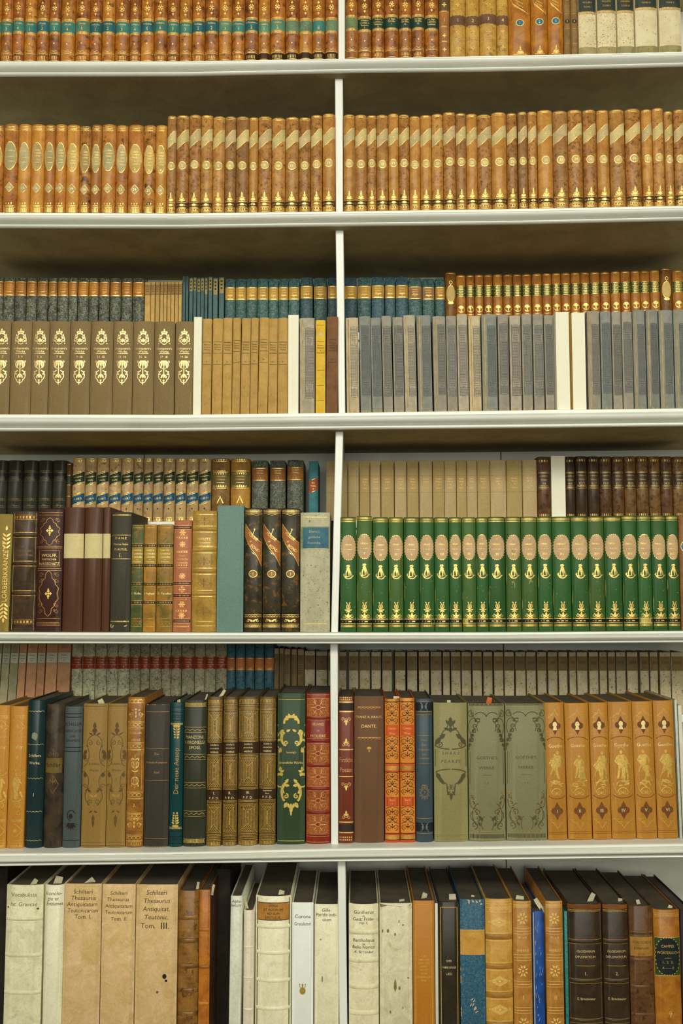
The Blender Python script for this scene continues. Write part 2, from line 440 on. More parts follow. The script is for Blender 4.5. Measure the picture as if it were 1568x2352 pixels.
    def band(B, v, hgt, m, out=.0016, name='raised_band'):
        prof = [(-.5, 0), (-.42, .55), (-.2, .95), (0, 1), (.2, .95), (.42, .55), (.5, 0)]
        V, F = [], []; n = 12; k = len(prof)
        for i in range(n+1):
            x = -B.w*.5*math.cos(PI*i/n)
            for (a, o) in prof:
                V.append((x*(1+ .0*o), B.ys(x)-.0001-out*o*(1-.75*abs(2*x/B.w)**6), (v+a*hgt+B.v0)*B.kv))
        for i in range(n):
            for j in range(k-1): F.append((i*k+j, (i+1)*k+j, (i+1)*k+j+1, i*k+j+1))
        return link(name, V, F, m, B.root)
    def done(B):
        B.gold.build('gilt_tooling', B.goldm); B.txt.build('title_lettering', B.txtm, .00045)
        B.ink.build('printed_ornament', B.inkm); B.orn.build('cover_ornament', B.ornm, .0003)
        return B

ORD = ['first','second','third','fourth','fifth','sixth','seventh','eighth','ninth','tenth','eleventh','twelfth','thirteenth','fourteenth','fifteenth','sixteenth',
 'seventeenth','eighteenth','nineteenth','twentieth','twenty-first','twenty-second','twenty-third','twenty-fourth','twenty-fifth','twenty-sixth','twenty-seventh',
 'twenty-eighth','twenty-ninth','thirtieth','thirty-first','thirty-second','thirty-third','thirty-fourth']
def pairs(b): return list(zip(b, b[1:]))
def run(name, desc, place, spans, tops, row, back=False, design=None, cover=None, group=None, **kw):
    """a run of matching volumes, each its own thing"""
    out = []
    for i, (a, b) in enumerate(spans):
        yt = tops[i] if isinstance(tops, (list, tuple)) and not isinstance(tops[0], tuple) else (interp(tops, (a+b)/2) if isinstance(tops, (list, tuple)) else tops)
        cv = cover[i % len(cover)] if isinstance(cover, list) else cover
        lab = '%s, %s from left, %s' % (desc, ORD[i], place)
        k = dict(kw)
        for q in ('lean', 'lift', 'depth'):
            if q in k and isinstance(k[q], list): k[q] = k[q][i % len(k[q])]
        B = Book(name, lab, group or (desc + 's, ' + place), row, back, a, b, yt, cover=cv, **k)
        if design: design(B, i)
        B.done(); out.append(B)
    return out
def solo(name, label, xl, xr, yt, row, back=False, design=None, cover=None, **kw):
    B = Book(name, label, None, row, back, xl, xr, yt, cover=cover, **kw)
    if design: design(B)
    return B.done()

# ================================================================ ornaments
def rosette(D, v, k=1.0):
    for s in (-1, 1):
        D.leaf(0, v+s*9*k, 90*s, 7*k, 3.6*k); D.dia(0, v+s*12*k, 3.6*k, 1.7*k)
    D.ell(0, v, 2.2*k, 2.6*k, 8)
    for i in range(8):
        a = 2*PI*i/8 + .39; D.ell(5.2*k*math.cos(a), v+5.8*k*math.sin(a), 1.25*k, 1.5*k, 6)
    for i in range(4): D.leaf(0, v, 45+90*i, 6*k, 2*k)
def palmette(D, v, k=1.0, kx=1.0):
    D.line([(0, v), (0, v+20*k)], 1.4*kx)
    for i, L in ((9, 4.2), (12.5, 3.4), (16, 2.6)):
        for s in (-1, 1): D.leaf(0, v+i*k, 90-s*55, L*k*1.1*kx, 1.8*k)
    D.leaf(0, v+17*k, 90, 5*k, 2.4*k)
    for s in (-1, 1):
        D.spiral(s*6*kx, v+3.5*k, 3.4*k*kx, 1.1, 90, s, 1.4); D.leaf(0, v+2*k, 90-s*38, 9*k*kx, 3*k)
        D.leaf(s*1, v+1, 90-s*75, 7*k*kx, 2.4*k)
    D.ell(0, v+2*k, 2.2*kx, 2.6*k, 8)
def scrollwork(D, u0, u1, v0, v1, nx, ny, w=.8, r1=.12):
    dx, dy = (u1-u0)/nx, (v1-v0)/ny; r = min(dx, dy)*.46
    for i in range(nx):
        for j in range(ny):
            s = -1 if (i % 2) else 1; D.spiral(u0+dx*(i+.5), v0+dy*(j+.5), r, 1.5, 90 if j % 2 else -90, s, w, r1)
def floret(D, u, v, r, n=4, w=.5):
    for i in range(n): D.leaf(u, v, 90+360*i/n, r, r*w)
def cframe(D, v0, v1, hw, w=1.0):
    """lobed cartouche outline"""
    h = v1-v0; c = (v0+v1)/2
    pr = [(0, 1), (.30, .86), (.36, .66), (.62, .56), (.70, .40), (1.0, .22), (.86, 0)]
    pts = [(x*hw, c+y*h/2) for x, y in pr] + [(x*hw, c-y*h/2) for x, y in pr[::-1][1:]]
    D.line(pts + [(-x, y) for x, y in pts[::-1][1:]], w)

# ================================================================ ROW 1 (top shelf)
BR1 = [mat('leather', (196, 128, 52), (140, 78, 30), (96, 50, 22), rough=.38, amt=.25), mat('leather', (184, 112, 44), (124, 66, 26), (84, 42, 18), rough=.38, amt=.4),
       mat('leather', (176, 104, 46), (110, 58, 26), (80, 40, 20), rough=.38, amt=.5)]
TEAL = [mat('leather', c, tuple(int(x*.8) for x in c), rough=.5, var=.05) for c in ((60, 130, 118), (34, 104, 110), (38, 100, 116), (90, 140, 112), (110, 138, 104))]
T1 = [('T.Cuisin', '3'), ('T.Cuisin', '3'), ('T.Cuisin', '4'), ('J.Racin', '1'), ('J.Racin', '2'), ('J.Racin', '3'), ('J.Racin', '4'), ('J.Racin', '5'), ('Voltaire', '1'), ('Voltaire', '2'),
      ('Voltaire', '3'), ('Voltaire', '4'), ('Voltaire', '5'), ('Voltaire', '6'), ('Voltaire', '7'), ('Voltaire', '7'), ('Boileau', '1'), ('Boileau', '2'), ('Boileau', '3'), ('M.Rousseau', '1'), ('M.Rousseau', '2'),
      ('Fenelon', '1'), ('Fenelon', '2'), ('', ''), ('', ''), ('', 'II'), ('', ''), ('Oeuvres', 'I')]
TC = [0, 0, 0, 0, 1, 0, 0, 3, 1, 1, 0, 0, 1, 0, 0, 0, 1, 1, 3, 0, 1, 3, 3, 4, 4, 0, 4, 3]
def d_gilt(B, i, lm=None, words=None):
    dz = random.uniform(-2.5, 2.5) - (2 if i > 14 else 0)
    B.gold.rect(-B.wp*.44, B.wp*.44, 1, 2.2)
    if i % 3: B.gold.dash(4, 11, 3.2, .7, .35)
    if 19 < i < 27: B.strip(1, 15, mat('leather', (60, 40, 24), (44, 28, 18), rough=.4), 'foot_band')
    B.gold.h(17, 1.4); B.gold.h(20, .9); B.gold.zig(21.5, 3.2, 4.5, .8, .7)
    B.gold.ell(0, 41+dz, 1.7, 1.9, 8)
    B.strip(68+dz, 92+dz, lm or TEAL[TC[i % len(TC)]])
    for v in (62, 66, 93.5, 97.5): B.gold.h(v+dz+(0), .8)
    B.gold.dash(63+dz, 65.4+dz, 3, .9, .6); B.gold.dash(94.4+dz, 97+dz, 3, .9, .6)
    B.gold.dash(67+dz, 68.2+dz, 1.8, .92, .5); B.gold.dash(91.6+dz, 92.8+dz, 1.8, .92, .5)
    rosette(B.gold, 121+dz, min(1.0, B.wp/30.0))
    B.gold.h(143, 1.2); B.gold.h(146, 1); rosette(B.gold, 170, .9); B.gold.h(192, 2)
    w = words or T1[i % len(T1)]
    if len(w) == 2:
        B.txt.text(w[0], 0, 86+dz, 6.2, B.wp*.85, .01); B.txt.text('—', 0, 80.5+dz, 5, 7); B.txt.text(w[1], 0, 74.5+dz, 9.5, B.wp*.4, .02)
    else:
        for k, t in enumerate(w): B.txt.text(t, 0, 88-5.6*k+dz, 5.8, B.wp*.86, .012)
b1 = [-28,-1,25.5,52,80,109,136,169,203,231,261,295,321,351.5,381.5,410,439,469,500.5,531,561,592,619,654,686,716,746,776]
run('leather_book', 'brown gilt leather book with teal title band', 'top shelf', pairs(b1), -62, 1, design=d_gilt, cover=BR1, depth=.105, bulge=.20)
GRL = mat('leather', (30, 66, 52), (22, 50, 42), rough=.5)
GL = mat('leather', (122, 136, 92), (98, 112, 76), rough=.5)
wr = [('', '', ''), ('Voltaire', 'Contes et', 'Romans', 'I.'), ('Voltaire', 'Contes et', 'Romans', 'II.'), ('Le Sage,', 'Gil Blas.', 'I.'), ('Le Sage,', 'Gil Blas,', 'II.'), ('Le Sage,', 'Gil Blas', 'III.'), ('Le Sage.', 'LeDiable', 'boiteux.')]
run('leather_book', 'dark brown gilt book with green title band', 'top shelf', pairs([793,821,854,883.5,916,946,976,1008]), -62, 1,
    design=lambda B, i: d_gilt(B, i, GL if i == 0 else GRL, wr[i]), cover=BR1[1:], depth=.105, bulge=.20)
def d_plainbr(B):
    for v in (34, 68, 103): B.gold.h(v, .9); B.gold.dash(v+1, v+2.4, 3, .7, .5)
    B.strip(106, 132, mat('leather', (110, 78, 50), (88, 60, 40)), 'title_label'); floret(B.gold, 0, 119, 6); floret(B.gold, 0, 48, 5); floret(B.gold, 0, 16, 5)
    B.txt.text('I', 0, 84, 11, None, .03)
solo('leather_book', 'narrow tan leather book with small gilt florets, left of the numbered tan set, top shelf', 1008.5, 1033, -20, 1, design=d_plainbr, cover=mat('leather', (170, 112, 62), (128, 78, 40)), depth=.105, bulge=.2)
def d_tan(B, i):
    m = mat('leather', (118, 82, 62), (98, 66, 52), rough=.6)
    B.strip(72+[0,-2,2,-2][i], 94+[0,-2,2,-2][i], m); v = 83+[0,-2,2,-2][i]
    B.txt.text('1234'[i], 0, v, 11, None, .02)
    B.gold.zig(v-13, 2.5, 4, .7, .9); B.gold.zig(v+10, 2.5, 4, .7, .9)
    for q in (118, 55, 18): floret(B.orn, 0, q, 6.5)
    B.orn.h(38, .7); B.orn.h(104, .7); B.goldm = GOLDD; B.ornm = GOLDD
run('tan_book', 'tan sprinkled leather book with numbered brown label', 'top shelf', pairs([1034,1070.5,1102,1142,1168.5]), -30, 1, design=d_tan,
    cover=[mat('leather', (206, 160, 84), (180, 128, 58), (120, 90, 50), rough=.45, amt=.3, var=.05)], depth=.105, bulge=.18)
BLUEL = mat('leather', (44, 120, 146), (36, 100, 126))
def d_oblique(B, i):
    D = B.gold; w = B.wp
    D.line([(-w*.42, 150), (-w*.40, 128), (-w*.25, 112), (w*.40, 94), (w*.34, 112), (w*.44, 150)], .8)
    D.line([(-w*.3, 117), (0, 107), (w*.38, 95)], 1.6)
    for k, t in enumerate(('Moliere', 'Theatre')): B.txt.text(t, -1, 122-7*k, 6.5, w*.55, .0, rot=-28)
    B.oval(74+1.2*i, 7, BLUEL, name='number_label', ru=8.5); D.ring(0, 74+1.2*i, 8.8, 7.4, 1.5); B.txt.text('123'[i], 0, 74+1.2*i, 8, None, .0)
    palmette(D, 3, .85, 1.0); D.h(2, 1.4, .6)
run('brown_book', 'wide brown leather book with numbered blue oval', 'top shelf', pairs([1169,1220.5,1259.5,1295]), -60, 1, design=d_oblique,
    cover=[mat('leather', (190, 120, 40), (140, 80, 26), rough=.4, amt=.3, var=.05)], depth=.115, bulge=.12)
def d_narrow(B, i):
    B.oval(75, 5, mat('leather', (66, 56, 36), (50, 40, 28)), name='number_label', ru=6); B.txt.text('34'[i], 0, 75, 7, None, .02)
    for v in (24, 58, 92): B.gold.h(v, .8)
    B.gold.ell(0, 125, 3, 2.4, 8); B.goldm = GOLDD
run('narrow_brown_book', 'narrow dull brown book with dark oval number', 'top shelf', pairs([1295.5,1312,1328.5]), -40, 1, design=d_narrow,
    cover=[mat('leather', (146, 108, 66), (112, 82, 50), rough=.6)], depth=.1, bulge=.2)
SPV = mat('speckle', (222, 206, 162), (206, 188, 140), (122, 96, 62), rough=.6, var=.04, amt=.8)
SPV2 = mat('speckle', (222, 208, 168), (208, 190, 146), (140, 120, 82), rough=.6, var=.04, amt=.2)
DKG = mat('leather', (52, 62, 50), (40, 48, 38))
def d_sprk(B, i):
    v = [91, 93, 92, 98, 97][i]
    B.strip(v+5, 190, DKG); B.strip(0, 15, mat('speckle', (160, 142, 102), (140, 120, 84), (90, 74, 50), amt=.8), 'foot_band', off=.0001)
    for q in (v, v+5): B.gold.h(q, 1.1)
    B.gold.dash(v+1, v+4, 3.4, .96, .6)
    B.txt.text('TOME ' + ['I', 'II', 'III', 'IV', 'V'][i], 0, v+16, 5.5, B.wp*.6, .0); B.txt.text('MOLIERE', 0, v+26, 5.5, B.wp*.7, .0); B.goldm = GOLDD; B.txtm = GOLDD
run('sprinkled_book', 'white sprinkled book with dark green title label', 'top shelf', [(1330,1371),(1373,1417),(1419,1458),(1461,1512),(1516,1567)], -62, 1, design=d_sprk,
    cover=[SPV, SPV, SPV, SPV2, SPV2], depth=.11, bulge=.08)

# ================================================================ ROW 2
BR2 = [mat('leather', (188, 122, 62), (150, 88, 40), (104, 58, 28), rough=.4, amt=.3), mat('leather', (208, 146, 74), (176, 112, 48), rough=.4), mat('leather', (212, 148, 72), (180, 112, 46), rough=.4),
       mat('leather', (190, 124, 66), (150, 88, 40), rough=.4), mat('leather', (206, 138, 68), (168, 98, 40), rough=.4), mat('leather', (200, 136, 72), (164, 100, 46), (120, 70, 32), rough=.4, amt=.1)]
TORT = mat('leather', (186, 124, 62), (140, 82, 38), (42, 26, 16), rough=.35, amt=.9)
OVL = [mat('leather', c, tuple(int(x*.85) for x in c), rough=.6, var=.04) for c in ((216, 182, 112), (190, 166, 122), (184, 166, 126), (198, 178, 132), (190, 154, 108))]
def d_ovset(B, i):
    c = i in (0, 6, 11, 12, 13)
    m = OVL[0] if c else OVL[1 + i % 4]
    dz = [0,2,0,0,0,0,-2,-4,-4,0,-4,-3,-6,-5][i]
    ru = B.wp*.42
    B.oval(128+dz, 32, m, ru=ru, p=2.3); B.gold.ring(0, 128+dz, ru*1.0, 32, 1.5, 26)
    for k in range(14):
        a = 2*PI*k/14; B.gold.ell(ru*math.cos(a), 128+dz+32.3*math.sin(a), 1.1, 1.3, 6)
    if 5 <= i or i == 3:
        for k, t in enumerate(('Schiller', 'sammtliche', 'Werke.')): B.txt.text(t, 0, 143+dz-6.5*k, 5.4, ru*1.65, .015)
        B.txt.text('—o—', 0, 122+dz, 6, ru*1.2)
    else:
        B.gold.h(140+dz, .7, .6); B.gold.h(126+dz, .7, .6)
    B.gold.h(115+dz, .8, .6); B.txt.text(['', '', '', '', '', '', '1', '', '', '', '', '2', '3', '4'][i], 0, 103+dz, 9, None, .02)
    q = 56+dz*.8
    B.patch('number_label', OVL[1 + (i*2) % 4], -10.5, 10.5, lambda u: q-10.5*(1-abs(u)/10.5), lambda u: q+10.5*(1-abs(u)/10.5))
    B.gold.line([(-10.8, q), (0, q-11), (10.8, q), (0, q+11)], 1.1, True)
    B.txt.text(str(13+i), 0, q, 8.5, 12, .01)
    for v in (12.5, 16, 190, 193.5, 197): B.gold.h(v, 1.3, .86)
    B.gold.dash(1, 10.5, 3.4, .74, .62); B.gold.h(1, 1.2, .8); B.gold.zig(187, 2, 3, .8, .7)
    for s in (-1, 0, 1): B.gold.leaf(s*6, 18.5, 90, 5 if s else 4, 2.6)
bd2 = [-30,2,36,65.5,97,122,148,178,205,229,262,290,325.5,354,380]
run('leather_book', 'tan leather book with gilt-edged oval label', 'second shelf', pairs(bd2), [286,284,284.5,285,286,285,286,288.5,286,285,287,286,287,287], 2, design=d_ovset,
    cover=[BR2[0], BR2[0], BR2[1], BR2[2], BR2[3], BR2[4], BR2[1], TORT, BR2[3], BR2[5], BR2[0], BR2[3], TORT, BR2[1]], depth=.11, bulge=.2)
MB = [mat('leather', (196, 140, 80), (160, 104, 54), (104, 68, 38), rough=.4, amt=.35, scale=1.5), mat('leather', (184, 128, 72), (146, 92, 46), (88, 56, 32), rough=.4, amt=.7, scale=1.6),
      mat('leather', (200, 142, 76), (166, 106, 48), rough=.4, scale=1.2), mat('leather', (170, 120, 74), (140, 94, 54), (96, 64, 40), rough=.45, amt=.4, scale=1.4)]
SLT = [mat('leather', c, tuple(int(x*.9) for x in c), rough=.6, var=.05) for c in ((214, 190, 132), (210, 184, 124), (204, 178, 130))]
FOOT = mat('leather', (92, 62, 32), (66, 42, 22), rough=.4)
def d_slant(B, i):
    dz = (B.hp-222)*.55 + random.uniform(-1.5, 1.5)
    k = B.wp/28.0
    B.strip(156+dz, 183+dz, SLT[i % 3], slant=7.5*k+2, curve=1.5)
    hw = B.wp*.48
    for v in (156, 183): B.gold.line([(-hw+2*hw*t/8, v+dz+(7.5*k+2)*(-1+t/4)+1.5*math.sin(PI*(-1+t/4))) for t in range(9)], 1.0)
    B.gold.ell(0, 169+dz, 1, 1, 6)
    q = 108+dz
    B.oval(q, 8.6, SLT[(i+1) % 3], ru=min(9.6, B.wp*.38), name='number_label'); B.gold.ring(0, q, min(9.6, B.wp*.38), 8.6, 1.7, 16)
    B.txt.text(str(i+1), 0, q, 8.5, 11, .02)
    if i % 4 != 0: B.strip(11, 25, FOOT, 'foot_band')
    for v in (1.5, 4.5, 10, 12.5, 24.5): B.gold.h(v, 1.1, .9)
    B.gold.dash(6, 8.6, 5, .7, .4); B.gold.ell(0, 18.3, 5, 2.8, 8); B.gold.dash(16.5, 19.5, 3, .9, .35)
    palmette(B.gold, 26.5, .92, k*.95)
    B.gold.h(B.hp-7, .9, .9); B.gold.h(B.hp-4, 1.6, .9)
bd3 = [380.5,402,431,458.5,486,514,540,570,591,622.5,654,685,713,740,769.5]
run('leather_book', 'mottled tan book with slanted pale label', 'second shelf left of the divider', pairs(bd3), [265.5,264,263,263.7,267,267,267,269,267,270,268,269,263.5,260.4], 2,
    design=d_slant, cover=[MB[3], MB[1], MB[1], MB[0], MB[0], MB[3], MB[3], MB[2], MB[1], MB[0], MB[0], MB[1], MB[1], MB[2]], depth=.115, bulge=.2)
bd4 = [(788.5,815),(815,843),(843,865),(865,892),(892,916),(916,941),(941,966),(966,992.5),(992.5,1019),(1019,1048.5),(1048.5,1072.5),(1072.5,1098),(1098,1131),(1131,1166),(1166,1190.5),
       (1192,1214),(1215,1236),(1238,1273),(1273,1308),(1308,1342),(1343,1374),(1375,1403),(1405,1440),(1441,1477.5),(1479,1503),(1504,1530),(1531,1551),(1553,1580)]
run('leather_book', 'mottled tan book with slanted pale label', 'second shelf right of divider', bd4,
    [262.4,263,264,263,260.4,262.4,266.3,263.7,261,256.6,259,261,262.4,257.3,259,255.8,255.8,252,254,251.5,251,252,250.7,249,250.7,247.7,254.8,250.7], 2,
    design=lambda B, i: d_slant(B, i+14), cover=[MB[2], MB[0], MB[1], MB[0], MB[2], MB[1], MB[2], MB[2], MB[0], MB[1], MB[3], MB[2], MB[1], MB[2], MB[1], MB[3], MB[0], MB[2], MB[3], MB[1], MB[1], MB[2], MB[0], MB[1], MB[2], MB[0], MB[0], MB[1]], depth=.115, bulge=.2)

# ================================================================ ROW 3 back
DM = mat('marble', (80, 80, 64), (48, 50, 42), (148, 154, 128), rough=.5, amt=.8, scale=1.9)
BRL = mat('leather', (196, 126, 48), (156, 94, 34), rough=.45)
def d_dmar(B, i, lab=BRL, a=9, b=42, nm=None):
    h = B.hp
    B.strip(h-b, h-a, lab); B.gold.h(h-a-1.2, 1.4); B.gold.h(h-b+1.6, 2.0); B.gold.h(h-b+9.5, .0+.7, .5)
    for k in range(3): B.txt.text(('Goethe', 'sammtl.', 'Werke')[k], 0, h-a-7-5*k, 4.6, B.wp*.66)
    B.txt.text(nm or str(5+i), 0, h-b+7.5, 6, B.wp*.6, .01); B.goldm = GOLD; B.txtm = GOLDD
sp = [(-15,5),(5,31),(32,57.5),(58.5,82),(83,107.5),(109,129.5),(130.5,155),(156,176),(177,201.5),(202,224.5),(225.5,249.5),(251,276),(277,302),(303,330)]
run('marbled_book', 'dark marbled book with brown gilt label', 'back of third shelf', sp, [(0,637),(330,639)], 3, True, design=d_dmar, cover=DM, yref=720, depth=.10, bulge=.14)
TANP = mat('paper', (204, 162, 104), (186, 142, 84), rough=.7)
TANL = mat('paper', (168, 128, 78), (150, 112, 66), rough=.7)
def d_tanp(B, i):
    h = B.hp; B.strip(h-31, h-7, TANL); B.inkm = INK
    B.ink.h(h-8, .5); B.ink.h(h-29, .6)
    for k in range(3): B.ink.dash(h-13-5*k, h-11-5*k, 1.6, .7, .5)
run('tan_booklet', 'thin tan paper booklet with brown label', 'back of third shelf', [(331.5,345),(345.5,355),(356,366),(367,374.5),(375,382.5),(383.5,391.3),(392,400),(401,409),(409.6,417)], [(331,647.5),(417,646)], 3, True,
    design=d_tanp, cover=TANP, yref=720, depth=.10, bulge=.06)
BLP = mat('paper', (84, 110, 108), (66, 92, 92), rough=.7)
def d_blp(B, i):
    if i < 2: return
    h = B.hp; m = mat('paper', (176, 154, 108), (156, 132, 86), rough=.8)
    B.strip(h-[0,0,32,31,32,30,39,32,39,38][i], h-3, m, f=.9); B.inkm = INK
    for k in range(3): B.ink.rect(-B.wp*.2, B.wp*.2, h-28+8*k, h-24+8*k)
run('blue_booklet', 'thin blue paper booklet', 'back of third shelf', [(418,425),(426,432),(433.5,442),(443,450.5),(451.5,459.5),(460,468),(469,476),(477.5,487),(488.5,499.5),(502,514)],
    [634,634,637,636,638,637,637,635,638,636], 3, True, design=d_blp, cover=BLP, yref=720, depth=.10, bulge=.05)
TM = mat('marble', (52, 92, 90), (42, 66, 76), (126, 152, 128), rough=.5, amt=.6, scale=2.6)
TM2 = mat('marble', (52, 84, 88), (42, 58, 76), (104, 132, 128), rough=.5, amt=.5, scale=2.6)
YL = mat('leather', (198, 150, 70), (170, 122, 52), rough=.5)
PKL = mat('paper', (170, 124, 84), (146, 104, 70), rough=.6)
def d_tm(B, i, base=2):
    d_dmar(B, i, PKL if base == 12 and i in (5, 6) else YL, 20, 49, str(base+i))
run('teal_marbled_book', 'teal marbled book with tan gilt label', 'back of third shelf left bay', [(516,539.5),(540,564.5),(565,589.5),(590,615.5),(616,638.5),(639,661.7),(662,687.5),(689,718),(720,750.5),(752,775)],
    [640,640,639.5,639.5,640,639.5,639.5,636.6,638,636.6], 3, True, design=d_tm, cover=[TM, TM, TM, TM, TM, TM, TM, TM2, TM, TM2], yref=700, depth=.10, bulge=.12)
run('teal_marbled_book', 'teal marbled book with tan numbered label', 'back of third shelf right bay', [(790,819.5),(821,852),(853,883),(884,908),(909,937),(937.6,969),(970,998),(999.5,1022)],
    [637,636.5,635.5,635.5,635,638,639.5,639], 3, True, design=lambda B, i: d_tm(B, i, 12), cover=[TM2, TM, TM2, TM2, TM2, TM, TM, TM], yref=700, depth=.10, bulge=.12)
def d_tallov(B):
    h = B.hp; B.oval(h-51, 19 if B.wp > 24 else 18, OVL[0], ru=B.wp*.40); B.gold.ring(0, h-51, B.wp*.40, 19, 1.4, 20)
    B.gold.ring(0, h-25, 3.5, 4, 1.2, 10); B.gold.ell(0, h-72, 7, 3.5, 10); B.gold.h(h-4, 1); B.gold.line([(0, h-30), (-3, h-34)], 1)
solo('leather_book', 'taller brown leather book with gilt oval label, beside teal marbled books, back of third shelf', 1022.5, 1048, 624, 3, True, design=d_tallov, cover=mat('leather', (150, 98, 42), (112, 66, 28), rough=.45), yref=700, depth=.12, bulge=.18)
BRG = [mat('leather', (192, 126, 58), (150, 92, 40), rough=.4), mat('leather', (180, 114, 50), (138, 82, 36), rough=.4)]
GRG = mat('leather', (58, 90, 48), (44, 72, 38), rough=.45)
def d_grl(B, i):
    h = B.hp; B.strip(h-51, h-25, GRG)
    for v in (h-4, h-26, h-34, h-42, h-50): B.gold.h(v, 1.3, .86)
    B.gold.dash(h-32, h-28, 2.6, .7, .5); B.gold.dash(h-40, h-36, 2.6, .7, .5); B.gold.dash(h-48, h-44, 2.6, .7, .5)
    B.gold.ring(0, h-79, 8, 7, 1.8, 14); B.gold.ell(0, h-75.5, 6.5, 3, 10); B.gold.line([(0, h-76), (0, h-84)], 1.8)
    B.gold.h(h-92, 1, .8); B.gold.h(h-125, 2, .8)
gs = [(1048,1070),(1071,1090),(1091,1111),(1112,1132),(1133,1155),(1156,1178),(1178.5,1198.8),(1199.4,1221.6),(1223,1246),(1246.6,1268),(1269,1289.3),(1290,1311.5),(1312.6,1333.6),(1334.6,1356),(1357,1379.5),(1380.5,1403),(1404.5,1426.5),(1427.4,1449.7),(1450.7,1471.8),(1472,1494.3),(1495,1517.8)]
run('leather_book', 'small brown gilt book with green label', 'back of third shelf', gs, [(1048,631.5),(1200,629),(1500,620.5)], 3, True, design=d_grl, cover=BRG, yref=700, depth=.10, bulge=.22)
solo('leather_book', 'taller brown book with pale oval label, near right edge, back of third shelf', 1518.8, 1545, 614.5, 3, True, design=d_tallov, cover=mat('leather', (140, 94, 48), (100, 62, 30), (60, 36, 20), rough=.45, amt=.4), yref=700, depth=.12, bulge=.18)
solo('leather_book', 'small brown gilt book with green label at right edge, back of third shelf', 1547, 1572, 620, 3, True, design=lambda B: d_grl(B, 0), cover=BRG[0], yref=700, depth=.10, bulge=.22)

# ================================================================ ROW 3 front
SHC = [mat('cloth', (146, 118, 84), (122, 98, 68), rough=.7, var=.05)]
def arabesque_top(D, v, w=13.5, h=37):
    D.leaf(0, v+h*.80, 90, h*.2, 3); D.ell(0, v+h*.78, 1.6, 1.6, 6)
    for s in (-1, 1):
        D.leaf(0, v+h*.74, 90-s*50, 6, 2.2); D.arc(0, v+h*.42, s*w*.62, h*.26, 95, 30, 3.4, 1.5); D.leaf(s*w*.3, v+h*.64, 90-s*20, 8, 4)
        D.spiral(s*w*.55, v+h*.22, w*.34, 1.1, 90, s, 2.0); D.arc(0, v+h*.35, s*w*.9, h*.30, 50, -30, 1.8, 1)
        D.leaf(s*w*.35, v+h*.52, 90-s*140, 9, 3.6); D.ell(s*w*.95, v+h*.06, 1.4, 1.4, 6); D.ell(s*w*.5, v+h*.75, 1.1, 1.1, 6); D.leaf(s*w*.75, v+h*.5, 90, 6, 2)
        D.line([(s*w*.9, v+h*.15), (s*w*.95, v+h*.35), (s*w*.8, v+h*.42)], 1.2)
    D.dia(0, v+h*.26, 4.8, 5.2); D.arc(0, v+h*.10, w*.4, 3, 180, 360, 1.6)
def arabesque_low(D, v, w=13.5, h=57):
    D.line([(0, v+h*.95), (0, v+h*.4)], 2.2); D.ell(0, v+h*.82, 2.2, 5, 8); D.ell(0, v+h*.60, 1.8, 1.8, 6); D.ell(0, v+h*.53, 1.3, 1.3, 6)
    D.arc(0, v+h*.28, 5.6, 6.5, -10, 190, 3.4); D.leaf(0, v+h*.26, 90, 7, 5); D.dia(0, v+h*.17, 2.6, 2.8); D.leaf(0, v, 90, 9, 3); D.ell(0, v+.8, 1.3, 1.3, 6)
    D.line([(-5, v+h*.09), (0, v+h*.06), (5, v+h*.09)], 1.4)
    for s in (-1, 1):
        D.arc(s*w*.2, v+h*.80, s*w*.55, h*.14, 120, -60, 4.2, 2); D.spiral(s*w*.82, v+h*.93, 2.6, 1, -90, s, 1.2)
        D.leaf(s*w*.3, v+h*.93, 90-s*170, 14, 4.4); D.arc(s*w*.5, v+h*.58, s*w*.3, h*.10, 150, 60, 1.4); D.arc(0, v+h*.36, s*w*.92, h*.22, 70, -60, 2.6, 1.2)
        D.ell(s*w*.86, v+h*.52, 1.5, 1.5, 6); D.leaf(s*w*.9, v+h*.42, 180 if s > 0 else 0, 6, 3); D.arc(0, v+h*.18, s*w*.55, h*.10, 20, -80, 2, 1); D.line([(0, v+h*.88), (s*w*.5, v+h*.96)], 1.6)
def d_shak(B, i):
    D = B.gold; B.goldm = GOLDP; B.txtm = GOLDP
    arabesque_top(D, 160); arabesque_low(D, 68)
    B.txt.text("Shakspeare's", 0, 151, 7.2, B.wp*.92, .03); B.txt.text('Werke', 0, 144, 7.4, 30, .03)
    D.rect(-12.5, 12.5, 138.4, 139.6)
    a = ['1  2', '3  4', '5  6', '7  8', '9  10', '11  12', '13  14', '15  16', '17  18', '19  20'][i]; B.txt.text(a, 0, 131.5, 7, 24, .02)
run('brown_cloth_book', 'brown cloth book with ornate gilt spine', 'third shelf', [(-20,18.5),(19,67),(67.3,107.5),(108,155.5),(156,203),(203.5,255.5),(256,301),(301.5,350.5),(351,398),(399.5,442)],
    [(0,737),(442,738)], 3, design=d_shak, cover=SHC, depth=.125, bulge=.10, lift=0.0)
WB = mat('paper', (240, 236, 210), (237, 232, 204), rough=.8, var=.01)
